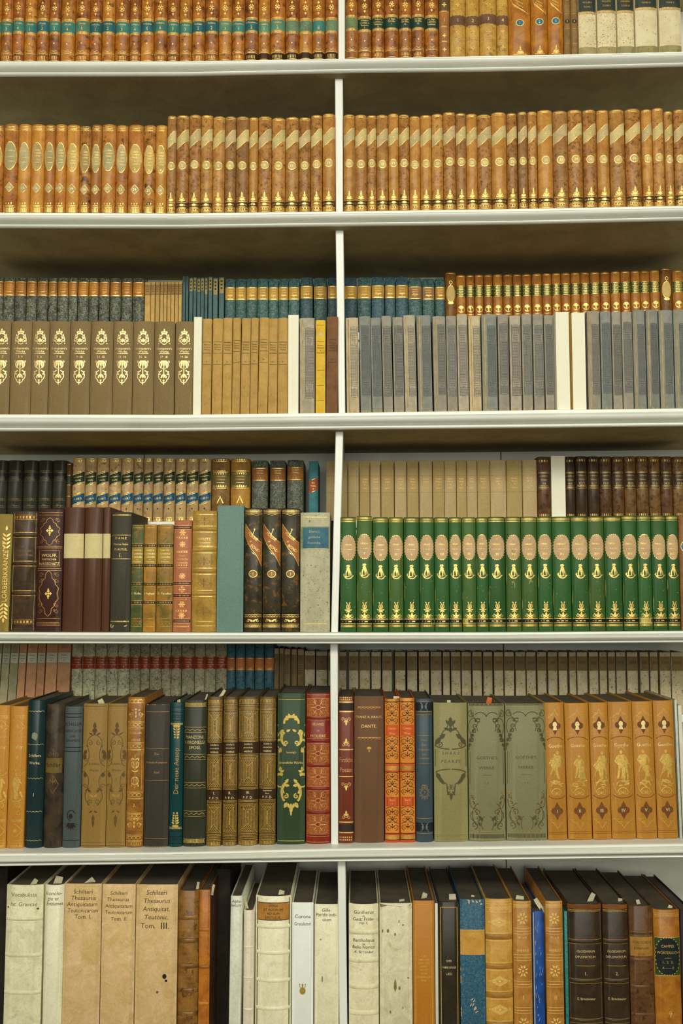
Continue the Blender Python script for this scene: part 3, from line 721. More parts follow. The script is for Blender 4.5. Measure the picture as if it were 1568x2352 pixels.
def block(label, xl, xr, yt, row, back=False, side=None, **kw):
    """plain white card dummy standing among the books"""
    B = Book.__new__(Book)
    Y = kw.get('plane', .19 if back else .006)
    yr = kw.get('yref') or interp(SHELF[row][0], (xl+xr)/2)
    a, b = at(xl, yr, Y), at(xr, yr, Y); X = (a.x+b.x)/2; w = b.x-a.x-.0005
    Z = interp(RZ[row] if back else TOPZ[row], X)+.0003; h = at((xl+xr)/2, yt, Y).z-Z
    r = tag(empty('card_dummy', (X, Y, Z)), label, 'card box'); r.rotation_euler = (0, kw.get('lean', 0), 0)
    t = .0012; d = .115
    F = [(0,1,5,4),(1,2,6,5),(2,3,7,6),(3,0,4,7),(4,5,6,7),(3,2,1,0)]
    def bx(n, x0, x1, y0, y1, z0, z1, m=WB): return boxmesh(n, x0, x1, y0, y1, z0, z1, m, r, bev=.0002)
    bx('front_panel', -w/2, w/2, 0, t, 0, h); bx('side_flap', -w/2, -w/2+t, t+.0001, d, 0, h, side or WB); bx('side_flap', w/2-t, w/2, t+.0001, d, 0, h)
    if kw.get('fold'):
        f = kw['fold']; V = [(-w/2-.0001, .0004, 0), (-w/2-f, .03, 0), (-w/2-f, .0312, 0), (-w/2-.0001, .0016, 0)]
        link('folded_edge', V + [(x, y, h-.001) for x, y, _ in V], [(0,1,5,4),(1,2,6,5),(2,3,7,6),(3,0,4,7),(4,5,6,7),(3,2,1,0)], side or WB, r, smooth=False)
    bx('top_flap', -w/2+t, w/2-t, t+.0001, d, h-t-.001, h-.001)
block('narrow blank white card dummy between brown gilt books and tan booklets, third shelf', 442.5, 461, 728, 3)
TP = [mat('paper', (194, 152, 94), (176, 132, 74), (120, 84, 44), rough=.75, var=.05)]
def wear(B, n=5, m=None):
    for k in range(n):
        s = random.choice((-1, 1)); B.ink.leaf(s*B.wp*.38, random.uniform(8, B.hp-8), 90, random.uniform(4, 16), random.uniform(.6, 1.2))
def d_tp(B, i):
    B.inkm = INK; dz = [0, 0, -1, 3, -1, 0, 4, -2, -2][i]
    for v in (165, 139.5, 113.5): B.ink.h(v+dz, .9, .84)
    for k, t in enumerate(('Meissner', 'Samtliche', 'Werke')): B.ink.text(t, 0, 159+dz-5.6*k, 4.8, B.wp*.68, .0)
    B.ink.text(['II.', 'III.', 'IV.', 'V.', 'VI.', 'VII.', 'VIII.', 'IX.', 'X.'][i], 0, 120+dz, 4.6, 11, .01)
    for k in range(2): B.ink.leaf(random.uniform(-.3, .3)*B.wp, random.uniform(10, 90), random.uniform(60, 120), random.uniform(4, 10), .5)
run('tan_booklet', 'tan paper booklet with black rules', 'third shelf', [(462,483.5),(485,508.5),(509.5,531),(531.5,550),(551,572.3),(573,590.7),(591.5,613.7),(614.5,635.7),(636.3,660)],
    [731.5,731,729.7,729.7,730.2,729.7,729,731,729.7], 3, design=d_tp, cover=TP, depth=.12, bulge=.10, lean=[.004, .006, .002, .006, .010, .008, .012, .005, .003])
block('blank white card dummy between tan booklets and a grey booklet, third shelf', 660.7, 685, 723, 3)
GPC = {'a': mat('paper', (182, 170, 146), (158, 147, 126), rough=.85, var=.05), 'b': mat('paper', (160, 152, 134), (140, 132, 116), rough=.85, var=.05),
       'c': mat('paper', (142, 142, 130), (122, 123, 114), rough=.85, var=.05), 'd': mat('paper', (200, 180, 146), (178, 158, 126), rough=.85, var=.05)}
EDGEW = mat('paper', (196, 160, 104), (150, 118, 76), rough=.9)
def d_grey(B, i=0, off=0.0):
    w = B.wp; D = B.ink; B.inkm = INKG
    u1 = w*.42; u0 = -w*.34 if w < 27 else -w*.12
    lc = {0: (168, 156, 136), 1: (136, 132, 120), 2: (116, 118, 112), 3: (188, 170, 142)}[{'a': 0, 'b': 1, 'c': 2, 'd': 3}[[k for k, v in GPC.items() if v is B.cover_mat][0]]]
    if w >= 27: B.patch('worn_joint', EDGEW, -w*.34, -w*.26, lambda u: 3, lambda u: B.hp-4)
    r = random.uniform(-3, 3)
    B.patch('printed_label', mat('paper', lc, tuple(int(x*.9) for x in lc), rough=.85), u0, u1, lambda u: 34+r, lambda u: 196+r, off=.0002)
    for (a, b) in ((34, 196),): D.line([(u0, a+r), (u1, a+r), (u1, b+r), (u0, b+r)], 1.0, True)
    for v in (52, 68, 156, 176): D.rect(u0, u1, v+r-.4, v+r+.4)
    nc = 3 if w < 24 else 4; dx = (u1-u0)/nc
    for seg in ((36, 51), (70, 154), (178, 194)):
        v = seg[0]+1.0
        while v < seg[1]-1.6:
            for k in range(nc):
                c = u0+dx*(k+.5); D.poly([(c-dx*.30, v+r), (c+dx*.30, v+r), (c+dx*.12, v+1.9+r), (c-dx*.12, v+1.9+r)]); 
            v += 3.5
        for k in range(1, nc): D.rect(u0+dx*k-.3, u0+dx*k+.3, seg[0]+r, seg[1]+r)
    for k, t in enumerate(('Shaksp.', 'dramat.', 'Werke', ['I', 'II', 'III', 'IV', 'VI', 'VII'][i % 6] + '. Th.')): B.txt.text(t, (u0+u1)/2, 172.5-4.4*k+r, 3.9, (u1-u0)*.8)
    for k, t in enumerate(('Macbeth', 'Koenig', 'Lear')): B.txt.text(t, (u0+u1)/2, 64.5-4.6*k+r, 3.9, (u1-u0)*.8)
    B.txtm = INK; B.ornm = EDGEW
    for k in range(4):
        s = random.choice((-1, 1)); x = random.uniform(-.4, .4)*w
        B.orn.poly([(x-2.5, 0), (x+2.5, 0), (x+random.uniform(-1, 1), random.uniform(2, 7))])
    B.orn.leaf(random.choice((-.43, .43))*w, random.uniform(20, 140), 90, random.uniform(20, 50), 1.1)
solo('grey_booklet', 'worn grey paper booklet with printed label beside a yellow booklet, third shelf', 688, 722.5, 730, 3, design=d_grey, cover=GPC['a'], depth=.12, bulge=.05, lean=-.004)
def d_yel(B):
    B.inkm = INK
    for v in (201, 164, 97, 62, 28): B.ink.h(v, .6, .76)
    for k, t in enumerate(('Bauern,', 'Gevatter', 'u.', 'Rheinland')): B.ink.text(t, 0, 155-5.8*k, 5, B.wp*.76, .01)
    B.orn.ell(0, 180, 4, 5, 8); B.ornm = SLIP
solo('yellow_booklet', 'bright yellow paper booklet, between grey and brown booklets, third shelf', 724, 747.3, 735, 3, design=d_yel, cover=mat('paper', (222, 176, 66), (200, 150, 48), rough=.75), depth=.12, bulge=.05)
def d_brb(B):
    B.inkm = INK
    for v in (167, 142, 115): B.ink.h(v, .9, .66)
    for k, t in enumerate(('Meissner', 'Samtliche', 'Werke')): B.ink.text(t, 0, 160-5.4*k, 4.6, B.wp*.6)
    B.ink.text('III', 0, 122, 4.6)
solo('brown_booklet', 'dark brown paper booklet against the divider, third shelf', 748.3, 775.5, 727, 3, design=d_brb, cover=mat('paper', (128, 88, 60), (104, 70, 46), rough=.8), depth=.12, bulge=.06, lean=.006)
gx = [(796,825.5),(828,853.5),(854.5,879),(880.5,903),(905,929),(930.5,958),(961,994),(997,1026.7),(1027.7,1051.5),(1053,1077.5),(1079,1106.5),(1109,1143.8),(1146,1170.5),(1173,1198.8),(1201,1224.6),(1227,1251.3),(1253.5,1274)]
gt = [729.4,726,729.4,725.3,728,723.5,723.5,726,725.3,721,725.3,721.5,721.5,724.5,720.7,720.7,723.7]
run('grey_booklet', 'worn grey paper booklet with printed label', 'third shelf right of divider', gx, gt, 3, design=d_grey, cover=[GPC[c] for c in 'dccbbacbbadcbabbb'], depth=.12, bulge=.06,
    lean=[-.012, -.016, -.02, -.02, -.016, -.018, -.018, -.012, -.01, -.012, -.008, -.006, -.004, -.003, -.002, -.004, -.006])
block('wide blank white card dummy beside grey booklets, left of a matching pair, third shelf', 1279, 1310, 717, 3, fold=.0045)
block('wide blank white card dummy with yellow side, right of a matching pair, third shelf', 1316, 1347, 718, 3, fold=.0038, side=mat('paper', (226, 190, 104), (214, 176, 92), rough=.8))
run('grey_booklet', 'blue-grey paper booklet with printed label', 'third shelf far right', [(1352,1380.5),(1382.5,1407),(1409,1430.5),(1432,1456),(1457.5,1486),(1488,1516),(1518,1550),(1552,1586)],
    [714,715,715,716.6,711.5,711,712,711], 3, design=d_grey, cover=[GPC[c] for c in 'bcbbcccc'], depth=.12, bulge=.06)

# ================================================================ ROW 4 back
BKC = mat('cloth', (62, 58, 46), (42, 40, 34), rough=.4)
def d_blk(B, i):
    h = B.hp; B.goldm = mat('gold', (130, 112, 82), (84, 76, 56), rough=.5)
    for v in (h-28, h-47, h-92, h-108): B.gold.h(v, .9); B.gold.dash(v+2, v+4.5, 3, .9, .5)
    B.strip(h-46, h-29, mat('leather', (40, 36, 28), (30, 28, 22), rough=.4), 'title_label'); B.gold.text('WERKE', 0, h-40, 7, B.wp*.8); B.gold.text('IV', 0, h-103, 8)
run('black_book', 'dark greenish black gilt book', 'back of fourth shelf', [(-18,12.5),(13,48),(49,83),(84,116),(117,150)], 1057, 4, True, design=d_blk, cover=BKC, yref=1150, depth=.11, bulge=.22)
def d_sm(B):
    h = B.hp
    for v in (h-5, h-30, h-52, h-78): B.gold.h(v, 1)
    B.strip(h-51, h-31, mat('leather', (50, 60, 40), (40, 48, 34)))
solo('brown_book', 'very narrow dark brown book between black and striped books, back of fourth shelf', 151, 162, 1062, 4, True, design=d_sm, cover=mat('leather', (110, 76, 42), (84, 54, 30)), yref=1150, depth=.10, bulge=.2)
SBG = [mat('leather', (206, 172, 124), (178, 142, 98), (140, 104, 66), rough=.45, amt=.2)]
SG, SB = mat('leather', (38, 64, 42), (28, 50, 34)), mat('leather', (26, 92, 122), (20, 76, 106))
def d_str(B, i):
    k = 4.5*B.wp/27
    B.strip(90, 112, SG, slant=k); B.strip(45, 63, SB, slant=k, name='number_label')
    hw = B.wp*.47
    for v in (86.5, 90, 112, 115.5, 41.5, 45, 63, 66.5): B.gold.line([(-hw, v-k), (0, v), (hw, v+k)], 1.1)
    B.txt.text('Shakspeare', 0, 105, 5, B.wp*.8, .01, rot=9); B.txt.text('Werke.', 0, 97, 5, B.wp*.5, .01, rot=9)
    B.txt.text('VI,XII %d.' % (i+3), 0, 54, 6.5, B.wp*.74, .02, rot=9)
    for v in (2, 10, 139, 146): B.gold.h(v, 1.2, .9)
    B.gold.dash(3, 8, 5, .8, .6); B.gold.dash(140.5, 144, 5, .8, .6); B.ornm = INK; B.orn.dia(0, 30, 2, 2.4)
run('striped_book', 'tan leather book with slanting green and blue labels', 'back of fourth shelf', [(163,192),(193,219),(219.7,247),(248,275.5),(276.5,304),(305,326.8),(328,349),(350,373),(374,400),(401.5,426),(427,454),(455,483)],
    [(160,1051),(480,1053)], 4, True, design=d_str, cover=SBG, yref=1157, depth=.11, bulge=.20)
def d_poet(B, i):
    B.strip(78, 114, mat('leather', (120, 104, 56), (96, 84, 44), rough=.5)); B.txtm = GOLDD
    for v in (76, 79, 113, 116, 138, 145): B.gold.h(v, 1.4, .86)
    B.gold.dash(80, 83, 5, .8, .5); B.gold.dash(108, 111, 5, .8, .5); B.gold.dash(140, 143, 5, .84, .6)
    B.txt.text('Tonnenberg', 0, 104, 6, B.wp*.84, .01); B.txt.text('Donatus', 0, 97, 6, B.wp*.7, .01); B.gold.rect(-9, 9, 89, 90); B.txt.text('I' if i == 0 else 'II', 0, 84, 6)
    B.gold.line([(-7, 42), (0, 56), (7, 42)], 2); B.gold.ell(0, 57, 1.4, 1.6, 6)
run('tan_book', 'tan gilt book with pointed gilt ornament', 'back of fourth shelf', [(484.5,526),(528,573)], [1053,1053], 4, True, design=d_poet,
    cover=[mat('leather', (160, 118, 66), (120, 84, 46), (90, 60, 34), amt=.5), mat('leather', (188, 136, 66), (150, 100, 44))], yref=1157, depth=.12, bulge=.16)
GM = mat('marble', (88, 90, 74), (60, 64, 52), (152, 156, 130), rough=.5, amt=.6, scale=1.9)
def d_gm(B, i):
    h = B.hp; B.strip(h-47, h-17, mat('leather', (170, 108, 54), (136, 82, 40))); B.txtm = GOLDD
    for v in (h-18.5, h-45.5): B.gold.h(v, 1.3)
    for k, t in enumerate(('Gessner', 'Werke', '—', '1. 2.')): B.txt.text(t, 0, h-23-6*k, 5.4, B.wp*.6, .01)
run('marbled_book', 'grey marbled book with brown gilt label', 'back of fourth shelf', [(577.5,614),(619,655),(658.5,696.5)], [1057.5,1057.5,1056], 4, True, design=d_gm, cover=GM, yref=1157, depth=.115, bulge=.14)
def d_tealthin(B):
    h = B.hp; B.strip(h-70, h-42, mat('leather', (190, 96, 50), (160, 76, 40)), slant=4)
    hw = B.wp*.46; B.gold.line([(-hw, h-74), (hw, h-66)], 1); B.gold.line([(-hw, h-46), (hw, h-38)], 1); B.txt.text('Der', 0, h-50, 4.6); B.txt.text('Messias', 0, h-57, 4.6, B.wp*.7); B.txt.text('II.', 0, h-64, 4.6)
solo('teal_book', 'thin teal book with orange slanted label standing alone, back of fourth shelf', 708.5, 730.5, 1059, 4, True, design=d_tealthin, cover=mat('paper', (72, 134, 136), (56, 112, 118), rough=.6), yref=1157, depth=.11, bulge=.12)
BG = [mat('cloth', (202, 174, 130), (180, 152, 110), rough=.7, var=.04), mat('cloth', (194, 162, 116), (170, 140, 98), rough=.7, var=.04)]
def d_bei(B, i):
    h = B.hp; B.goldm = B.txtm = GOLDD
    if i > 2:
        for k, t in enumerate(('Herders', 'Werke', ['I', 'V', 'VII', 'XI'][i % 4])): B.txt.text(t, 0, h-43-6.5*k, 4.8, B.wp*.62, .0)
        B.txt.text('Legenden', 0, h-64, 4, B.wp*.6)
    B.ornm = mat('cloth', (150, 118, 74), (130, 102, 62)); B.orn.h(h-36, .5); B.orn.h(h-74, .5)
run('beige_book', 'plain beige cloth book with faint title', 'back of fourth shelf', [(748.5,774),(776,798),(799,824),(825,849),(849.6,874),(875,905),(906,934),(935,961.8),(963,993),(994,1020.7),(1021,1048),(1048.7,1072),(1072.7,1096),(1096.5,1126),(1126.6,1163),(1164,1200),(1201,1234)],
    [(748,1058),(1100,1056.5),(1234,1055)], 4, True, design=d_bei, cover=BG, yref=1157, depth=.12, bulge=.10)
DB = [mat('leather', (112, 76, 50), (78, 50, 34), (46, 30, 22), rough=.4, amt=.6, scale=1.4), mat('leather', (76, 56, 40), (52, 38, 28), rough=.4), mat('leather', (136, 98, 60), (100, 68, 40), (60, 40, 26), rough=.4, amt=.7, scale=1.4)]
def d_cal(B, i):
    h = B.hp; B.goldm = B.txtm = mat('gold', (190, 160, 84), (150, 118, 54), rough=.45)
    B.strip(h-75, h-35, DB[1], off=.00015)
    for v in (4, h-36, h-38, h-71, h-74): B.gold.h(v, 1, .9)
    B.gold.dash(7, 12, 4, .8, .5); B.gold.dash(h-12, h-7, 5, .8, .5); B.gold.dash(h-69, h-66, 2.5, .8, .5)
    B.txt.text('Calderon', 0, h-44, 5, B.wp*.8, .01); B.txt.text('Schausp.', 0, h-53, 4.8, B.wp*.7, .01); B.txt.text('%d.%d' % (7+3*i, 8+3*i), 0, h-62, 6.5, B.wp*.7, .02)
solo('brown_book', 'mottled brown book left of the white card dummy, back of fourth shelf', 1235, 1265.5, 1049, 4, True, design=lambda B: d_cal(B, 0), cover=DB[0], yref=1157, depth=.11, bulge=.16)
block('blank white card dummy between mottled brown books, back of fourth shelf', 1266.5, 1299, 1047, 4, True, yref=1157)
run('brown_book', 'mottled dark brown gilt book', 'back of fourth shelf', [(1300,1322),(1323.6,1350.5),(1351.7,1378),(1379,1406.7),(1408,1435.3),(1436,1463),(1464,1491.8),(1492.5,1519),(1519.6,1546.5),(1548,1578)],
    [1049,1047.5,1048,1048,1048.5,1047.5,1047.5,1048,1048,1048.5], 4, True, design=lambda B, i: d_cal(B, i+1), cover=[DB[1], DB[1], DB[1], DB[0], DB[0], DB[2], DB[2], DB[2], DB[0], DB[2]], yref=1157, depth=.11, bulge=.18)

# ================================================================ ROW 4 front
def d_lor(B):
    B.txt.text('LORBEERKRÄNZE', 9, 118, 15, 160, .02, rot=90); 
    for s in (1, -1):
        for k in range(4):
            v = (208-k*9) if s > 0 else (20+k*9+8)
            for q in (-1, 1): B.gold.leaf(9, v, 90*s+q*48, 13, 4.4)
        B.gold.leaf(9, 222 if s > 0 else 22, 90*s, 12, 5)
    for k in range(6): B.gold.ell(3+2*math.sin(k), 176+k*4, 1.8, 1.8, 6)
solo('olive_gold_book', 'olive gold book with vertical title and laurel sprig, left edge of fourth shelf', -24, 18.5, 1180.5, 4, design=d_lor, cover=mat('cloth', (158, 130, 66), (134, 108, 50), rough=.6), depth=.15, bulge=.06, lean=.012)
DBR = mat('leather', (88, 66, 50), (58, 42, 32), rough=.35)
def d_ribbed(B):
    B.goldm = GOLDD; B.txtm = mat('gold', (150, 112, 76), (110, 80, 54))
    for v in (212, 146, 78): B.band(v, 6, DBR, .002); B.gold.h(v+5.6, 1.6, .95); B.gold.h(v-5.6, 1.6, .95)
    for k, t in enumerate(('oef', 'Hausschatz', 'deutscher Prosa')): B.txt.text(t, 0, 186-10*k, 8.5, 44, .0)
    B.gold.dash(250, 256, 7, .9, .6); B.gold.dash(10, 15, 7, .9, .6)
    for v in (248, 258, 8, 17): B.gold.h(v, .8)
solo('dark_brown_book', 'thick dark brown leather book with gilt-edged raised bands, fourth shelf', 19.5, 78, 1174, 4, design=d_ribbed, cover=DBR, depth=.15, bulge=.16)
def d_wolff(B):
    D = B.gold; B.goldm = mat('gold', (200, 150, 76), (160, 112, 50), rough=.45)
    cframe(D, 188, 252, 23, 1.3); cframe(D, 25, 130, 23, 1.4); D.line([(-23, 78), (-20, 60), (-23, 50)], 1)
    for c in (222, 77):
        for a, b in ((0, 1), (0, -1), (1, 0), (-1, 0)): B.txt.dia(a*5, c+b*5.5, 3.6, 4); B.txt.dia(a*9, c+b*10, 2, 2.4) if b else None
        B.txt.dia(0, c, 2.6, 2.8)
    for v in (264, 258, 186, 182, 135, 130, 20, 8, 5): D.h(v, 1.0, .95)
    D.line([(-24, 140), (-24, 176), (24, 176), (24, 140)], .9, True); D.dash(10, 12, 2, .9, .5)
    for s in (-1, 1):
        for v in (246, 196, 120, 36, 106, 50): D.spiral(s*20, v, 5, 1.2, 90, s, .7); D.spiral(s*15, v+3, 3, 1.1, -90, -s, .6)
    B.txt.text('WOLFF.', 0, 165, 10.5, 42, .05); B.txt.text('POETISCHER', 0, 155.5, 6, 34, .01); B.txt.text('HAUSSCHATZ', 0, 145.5, 9, 47, .01)
solo('ornate_maroon_book', 'maroon book with gilt lobed frames and diamond florets on its spine, fourth shelf', 79, 138, 1169, 4, design=d_wolff, cover=mat('cloth', (74, 42, 34), (54, 30, 26), rough=.45), depth=.15, bulge=.10)
MRN = mat('cloth', (92, 58, 42), (80, 49, 36), rough=.45, var=.03)
CRM = mat('paper', (214, 198, 142), (206, 188, 132), rough=.75, var=.02)
run('maroon_book', 'plain maroon book with blank cream paper band', 'fourth shelf', [(139,186.5),(187.5,230),(231.3,249.5)], [1165,1165,1165], 4,
    design=lambda B, i: B.strip(158.5, 215, CRM, 'paper_band', f=1.0, off=.0004), cover=MRN, depth=.15, bulge=.16)
def d_danz(B):
    for v in (212, 157): B.gold.h(v, .9)
    B.gold.h(259, 1, .96); B.gold.dash(257, 258.5, 2.4, .95, .5); B.gold.dash(12.5, 15, 2.6, .95, .6)
    B.txt.text('D A N Z', 0, 205, 7.5, 28, .01); B.txt.text('Maccus Actus', 0, 191, 6.2, 35, .01); B.txt.text('PLAUTUS,', 0, 179, 7, 30, .01); B.txt.text('1.', 0, 166, 13, 12, .02, shear=.2)
    B.ornm = mat('paper', (196, 180, 140), (150, 130, 96)); B.orn.poly([(-22, 0), (-15, 0), (-13, 5), (-22, 8)]); B.orn.leaf(10, 2, 20, 9, 3)
solo('black_book', 'worn black cloth book with gilt rules and number one, beside maroon books, fourth shelf', 250.5, 297, 1176, 4, design=d_danz, cover=mat('cloth', (72, 64, 52), (54, 48, 40), rough=.6), depth=.16, bulge=.10)
def d_dant(B, i):
    B.goldm = mat('gold', (196, 158, 72), (150, 116, 50)); 
    dk = mat('leather', (54, 42, 28), (44, 34, 24))
    for v in (188, 142, 99, 57): B.strip(v-3, v+3, dk, 'spine_band'); B.gold.h(v+4.6, .9); B.gold.h(v-4.6, .9); B.gold.dash(v-1.5, v+1.5, 3.6, .9, .4)
    B.strip(147, 182, mat('leather', (176, 140, 56), (150, 116, 44)), f=.93)
    for v in (230, 234): B.gold.h(v, 1)
    B.gold.zig(226, 4, 3, .8); B.gold.zig(4, 6, 4, .8); B.gold.h(13, .8); B.gold.h(2, 1); B.gold.dash(20, 22, 3, .8, .5)
    for k, t in enumerate(("DANTE'S", 'Göttliche', 'Comödie', 'von', 'Philalethes')): B.txt.text(t, 0, 177-[0, 7.5, 15, 21, 26][k], [5, 6.6, 6.6, 3.4, 4.6][k], B.wp*.84, .02)
    B.txt.text(['I. Hölle.', 'II. Fegfeuer', 'III. Paradies'][i], 0, 78, 7.6, B.wp*.86, .03); B.txtm = GOLDP
run('small_gilt_book', 'small green and amber book with black bands', 'fourth shelf', [(298,326),(326.7,356),(357,395)], [1204.7,1204.5,1204.5], 4, design=d_dant,
    cover=[mat('leather', (98, 96, 50), (70, 76, 44), (150, 96, 40), amt=.3), mat('leather', (180, 124, 46), (130, 96, 44)), mat('leather', (168, 116, 50), (112, 96, 48), (90, 90, 48), amt=.3)], depth=.12, bulge=.08)
def d_salm(B):
    B.goldm = mat('gold', (238, 180, 110), (214, 150, 84)); B.txtm = B.goldm
    dk = mat('leather', (74, 42, 32), (60, 34, 26))
    for v in (230, 101, 73, 15): B.strip(v-3.2, v+3.2, dk, 'spine_band'); B.gold.dash(v-1, v+1, 3, .9, .4); B.gold.h(v-5, .7); B.gold.h(v+5, .7)
    for v, n in ((218, 6), (191, 8), (118, 8), (87, 4), (53, 6), (28, 8)):
        B.gold.ring(0, v, 6, 6, .8, 10)
        for k in range(n): B.gold.leaf(0, v, 360*k/n, 9, 2.2)
    for v in (210, 204, 176, 172, 148, 138, 64, 42, 36): B.gold.h(v, .7, .6)
    for v in (207, 174, 143, 39): B.gold.dash(v-2, v+1, 5, .7, .5)
    B.gold.dash(1, 4, 3, .9, .5)
    for k, t in enumerate(("Dante's", 'Göttliche', 'Komödie')): B.txt.text(t, 0, 165-8*k, [5, 7.4, 7.4][k], B.wp*.68, .015)
solo('salmon_book', 'salmon pink gilt book with four dark bands, fourth shelf', 395.5, 437, 1194.5, 4, design=d_salm, cover=mat('cloth', (188, 118, 86), (162, 96, 68), rough=.5), depth=.13, bulge=.08)
TNL = mat('leather', (184, 142, 72), (154, 112, 52), rough=.4)
def d_wolffs(B):
    for v in (226, 178, 129, 78): B.band(v, 7, TNL, .0018); B.gold.h(v+7, 1.6, .96); B.gold.h(v-7, 1.6, .96)
    B.gold.h(260, 1.6, .96); B.gold.h(4, 1.5, .96); B.gold.dash(13, 15, 2.2, .94, .5); B.goldm = GOLD
    B.ornm = mat('leather', (140, 98, 48), (120, 84, 40))
    for v in (244, 152, 102, 38):
        for s in (-1, 1): B.orn.spiral(s*9, v, 8, 1.3, 90, s, .7); B.orn.spiral(s*16, v-2, 5, 1.2, -90, s, .7); B.orn.leaf(0, v, 90*s, 11, 3)
    B.txt.text("WOLFF'S", 0, 203, 7.5, 38, .02); B.txt.text('Hausschatz', 0, 195, 6.4, 46, .02); B.txt.text('deutscher Prosa', 0, 187, 6.6, 53, .02)
solo('tan_book', 'thick tan leather book with five gilt-ruled compartments, left of the teal box, fourth shelf', 437.7, 495, 1173, 4, design=d_wolffs, cover=TNL, depth=.15, bulge=.10)
solo('teal_slipcase', 'plain teal cloth book without any title, fourth shelf', 496.3, 558, 1161, 4, cover=mat('cloth', (112, 138, 126), (92, 120, 112), rough=.75), depth=.16, bulge=.015)
DMM = mat('leather', (72, 62, 46), (44, 40, 32), (128, 84, 44), rough=.38, amt=.35)
ORG = mat('leather', (176, 108, 60), (148, 86, 46), rough=.45)
def d_bondi(B, i):
    w = B.wp
    B.patch('title_label', ORG, -w*.46, w*.46, lambda u: 178-34*(u/(w*.46)) + 4*math.sin(PI*u/(w*.46)) - 3, lambda u: 214-22*(u/(w*.46)) - 5*math.cos(PI*u/(w*.92)) + 3)
    for f in (lambda t: 175-34*t+4*math.sin(PI*t), lambda t: 217-22*t-5*math.cos(PI*t/2)): B.gold.line([(t*w*.46, f(t)) for t in [(-1+.2*k) for k in range(11)]], 1.2)
    B.gold.line([(-w*.46, 209), (-w*.46, 236), (-w*.2, 222)], .0+.9); B.gold.line([(w*.46, 152), (w*.46, 192)], .9)
    B.gold.line([(-2, 212), (3, 224)], 1.3); B.gold.dia(3, 225, 1.8, 3)
    B.txt.text('POESIE', -1, 209, 9.5, 30, .0, rot=-36, shear=.15); B.txt.text('di', -6, 198, 7, None, 0, rot=-36, shear=.2); B.txt.text('L. BONDI', 2, 184, 9.5, 34, .0, rot=-36, shear=.15)
    B.gold.line([(-4, 174), (5, 166)], .8); B.gold.ell(0, 170, 1.6, 1.6, 6)
    B.oval(123, 8, mat('leather', (150, 112, 72), (130, 96, 60)), ru=9.5, name='number_label'); B.gold.ring(0, 123, 9.6, 8, 1.6); B.txt.text('123'[i], 0, 123, 9, None, .01)
    for v in (270, 267, 263, 30, 24.5, 8, 5, 1.5): B.gold.h(v, 1.2, .96)
    B.gold.zig(25.5, 3.5, 3.2, .8, .94); B.gold.dash(265, 267, 2, .9, .5); B.gold.dash(2, 5, 2.2, .9, .4); B.gold.zig(258, 3, 10, .8, .94)
    for s in (-1, 1): B.gold.leaf(0, 14, 90-s*60, 8, 5); B.gold.spiral(s*12, 16, 4, 1.1, 90, s, 1.3); B.gold.leaf(s*4, 18, 90-s*90, 8, 3)
    B.strip(9, 23.5, mat('leather', (66, 42, 24), (52, 34, 20)), 'foot_band')
run('mottled_book', 'dark mottled book with orange diagonal title label', 'fourth shelf', [(559,600.7),(601.3,644),(644.7,687.5)], [1167,1167.5,1167.5], 4, design=d_bondi, cover=DMM, depth=.14, bulge=.14)
SPD = mat('speckle', (186, 180, 146), (166, 160, 128), (66, 60, 44), rough=.6, amt=.55, var=.02, scale=1.0)
def d_dspk(B):
    B.strip(180, 232, mat('leather', (134, 140, 88), (100, 116, 80)), f=.97); B.patch('title_label', mat('leather', (30, 82, 116), (60, 116, 120), rough=.5), -29, 31, lambda u: 182, lambda u: 230, off=.0004)
    for k, t in enumerate(("Dante's", 'göttliche', 'Komödie.')): B.txt.text(t, -2, 221-13*k, 8, 34, .03)
    B.txtm = SLIP; B.gold.h(254, 1.1, .8); B.gold.h(9, 1.2, .8); B.gold.dash(181, 182.4, 1.6, .92, .5)
solo('sprinkled_book', 'thick pale sprinkled book with blue title label against the divider, fourth shelf', 688.5, 757.5, 1177, 4, design=d_dspk, cover=SPD, depth=.14, bulge=.05)
GRN = [mat('cloth', (56, 100, 48), (42, 82, 38), rough=.5, var=.12), mat('cloth', (82, 104, 50), (54, 88, 42), rough=.5, var=.1)]
OVP = mat('paper', (206, 172, 132), (186, 152, 112), rough=.7, var=.05)
BLK = mat('leather', (34, 32, 24), (24, 22, 18), rough=.4)
WORN = mat('paper', (196, 176, 110), (150, 130, 76), rough=.9)
ROM = ['I','II','III','IV','V','VI','VII','VIII','IX','X','XI','XII','XIII','XIV','XV','XVI','XVII','XVIII','XIX','XXI','XXII','XXIII']
def ship(D, v):
    D.poly([(-11, v+8), (-8, v+2), (8, v+2), (11, v+7), (6, v+6), (-6, v+6)]); D.arc(0, v+6, 9, 6, 190, 350, 1.6); D.leaf(-11, v+6, 75, 6, 2.6); D.leaf(10, v+5, 40, 4, 2)
    D.arc(2, v+10, 7.5, 12, 90, 215, 3.2, 1.2); D.line([(2, v+6), (-1, v+25)], 1.2); D.line([(6, v+7), (2, v+26)], .9); D.line([(9, v+7), (4, v+20)], .7)
    D.line([(2, v+6), (3, v+20)], .8); D.line([(-4, v+22), (4, v+30)], 1.6); D.line([(4, v+22), (-5, v+28)], 1.2); D.poly([(-5, v+31), (3, v+32), (1, v+28), (-3, v+28)]); D.leaf(1, v+12, 90, 10, 3.4)
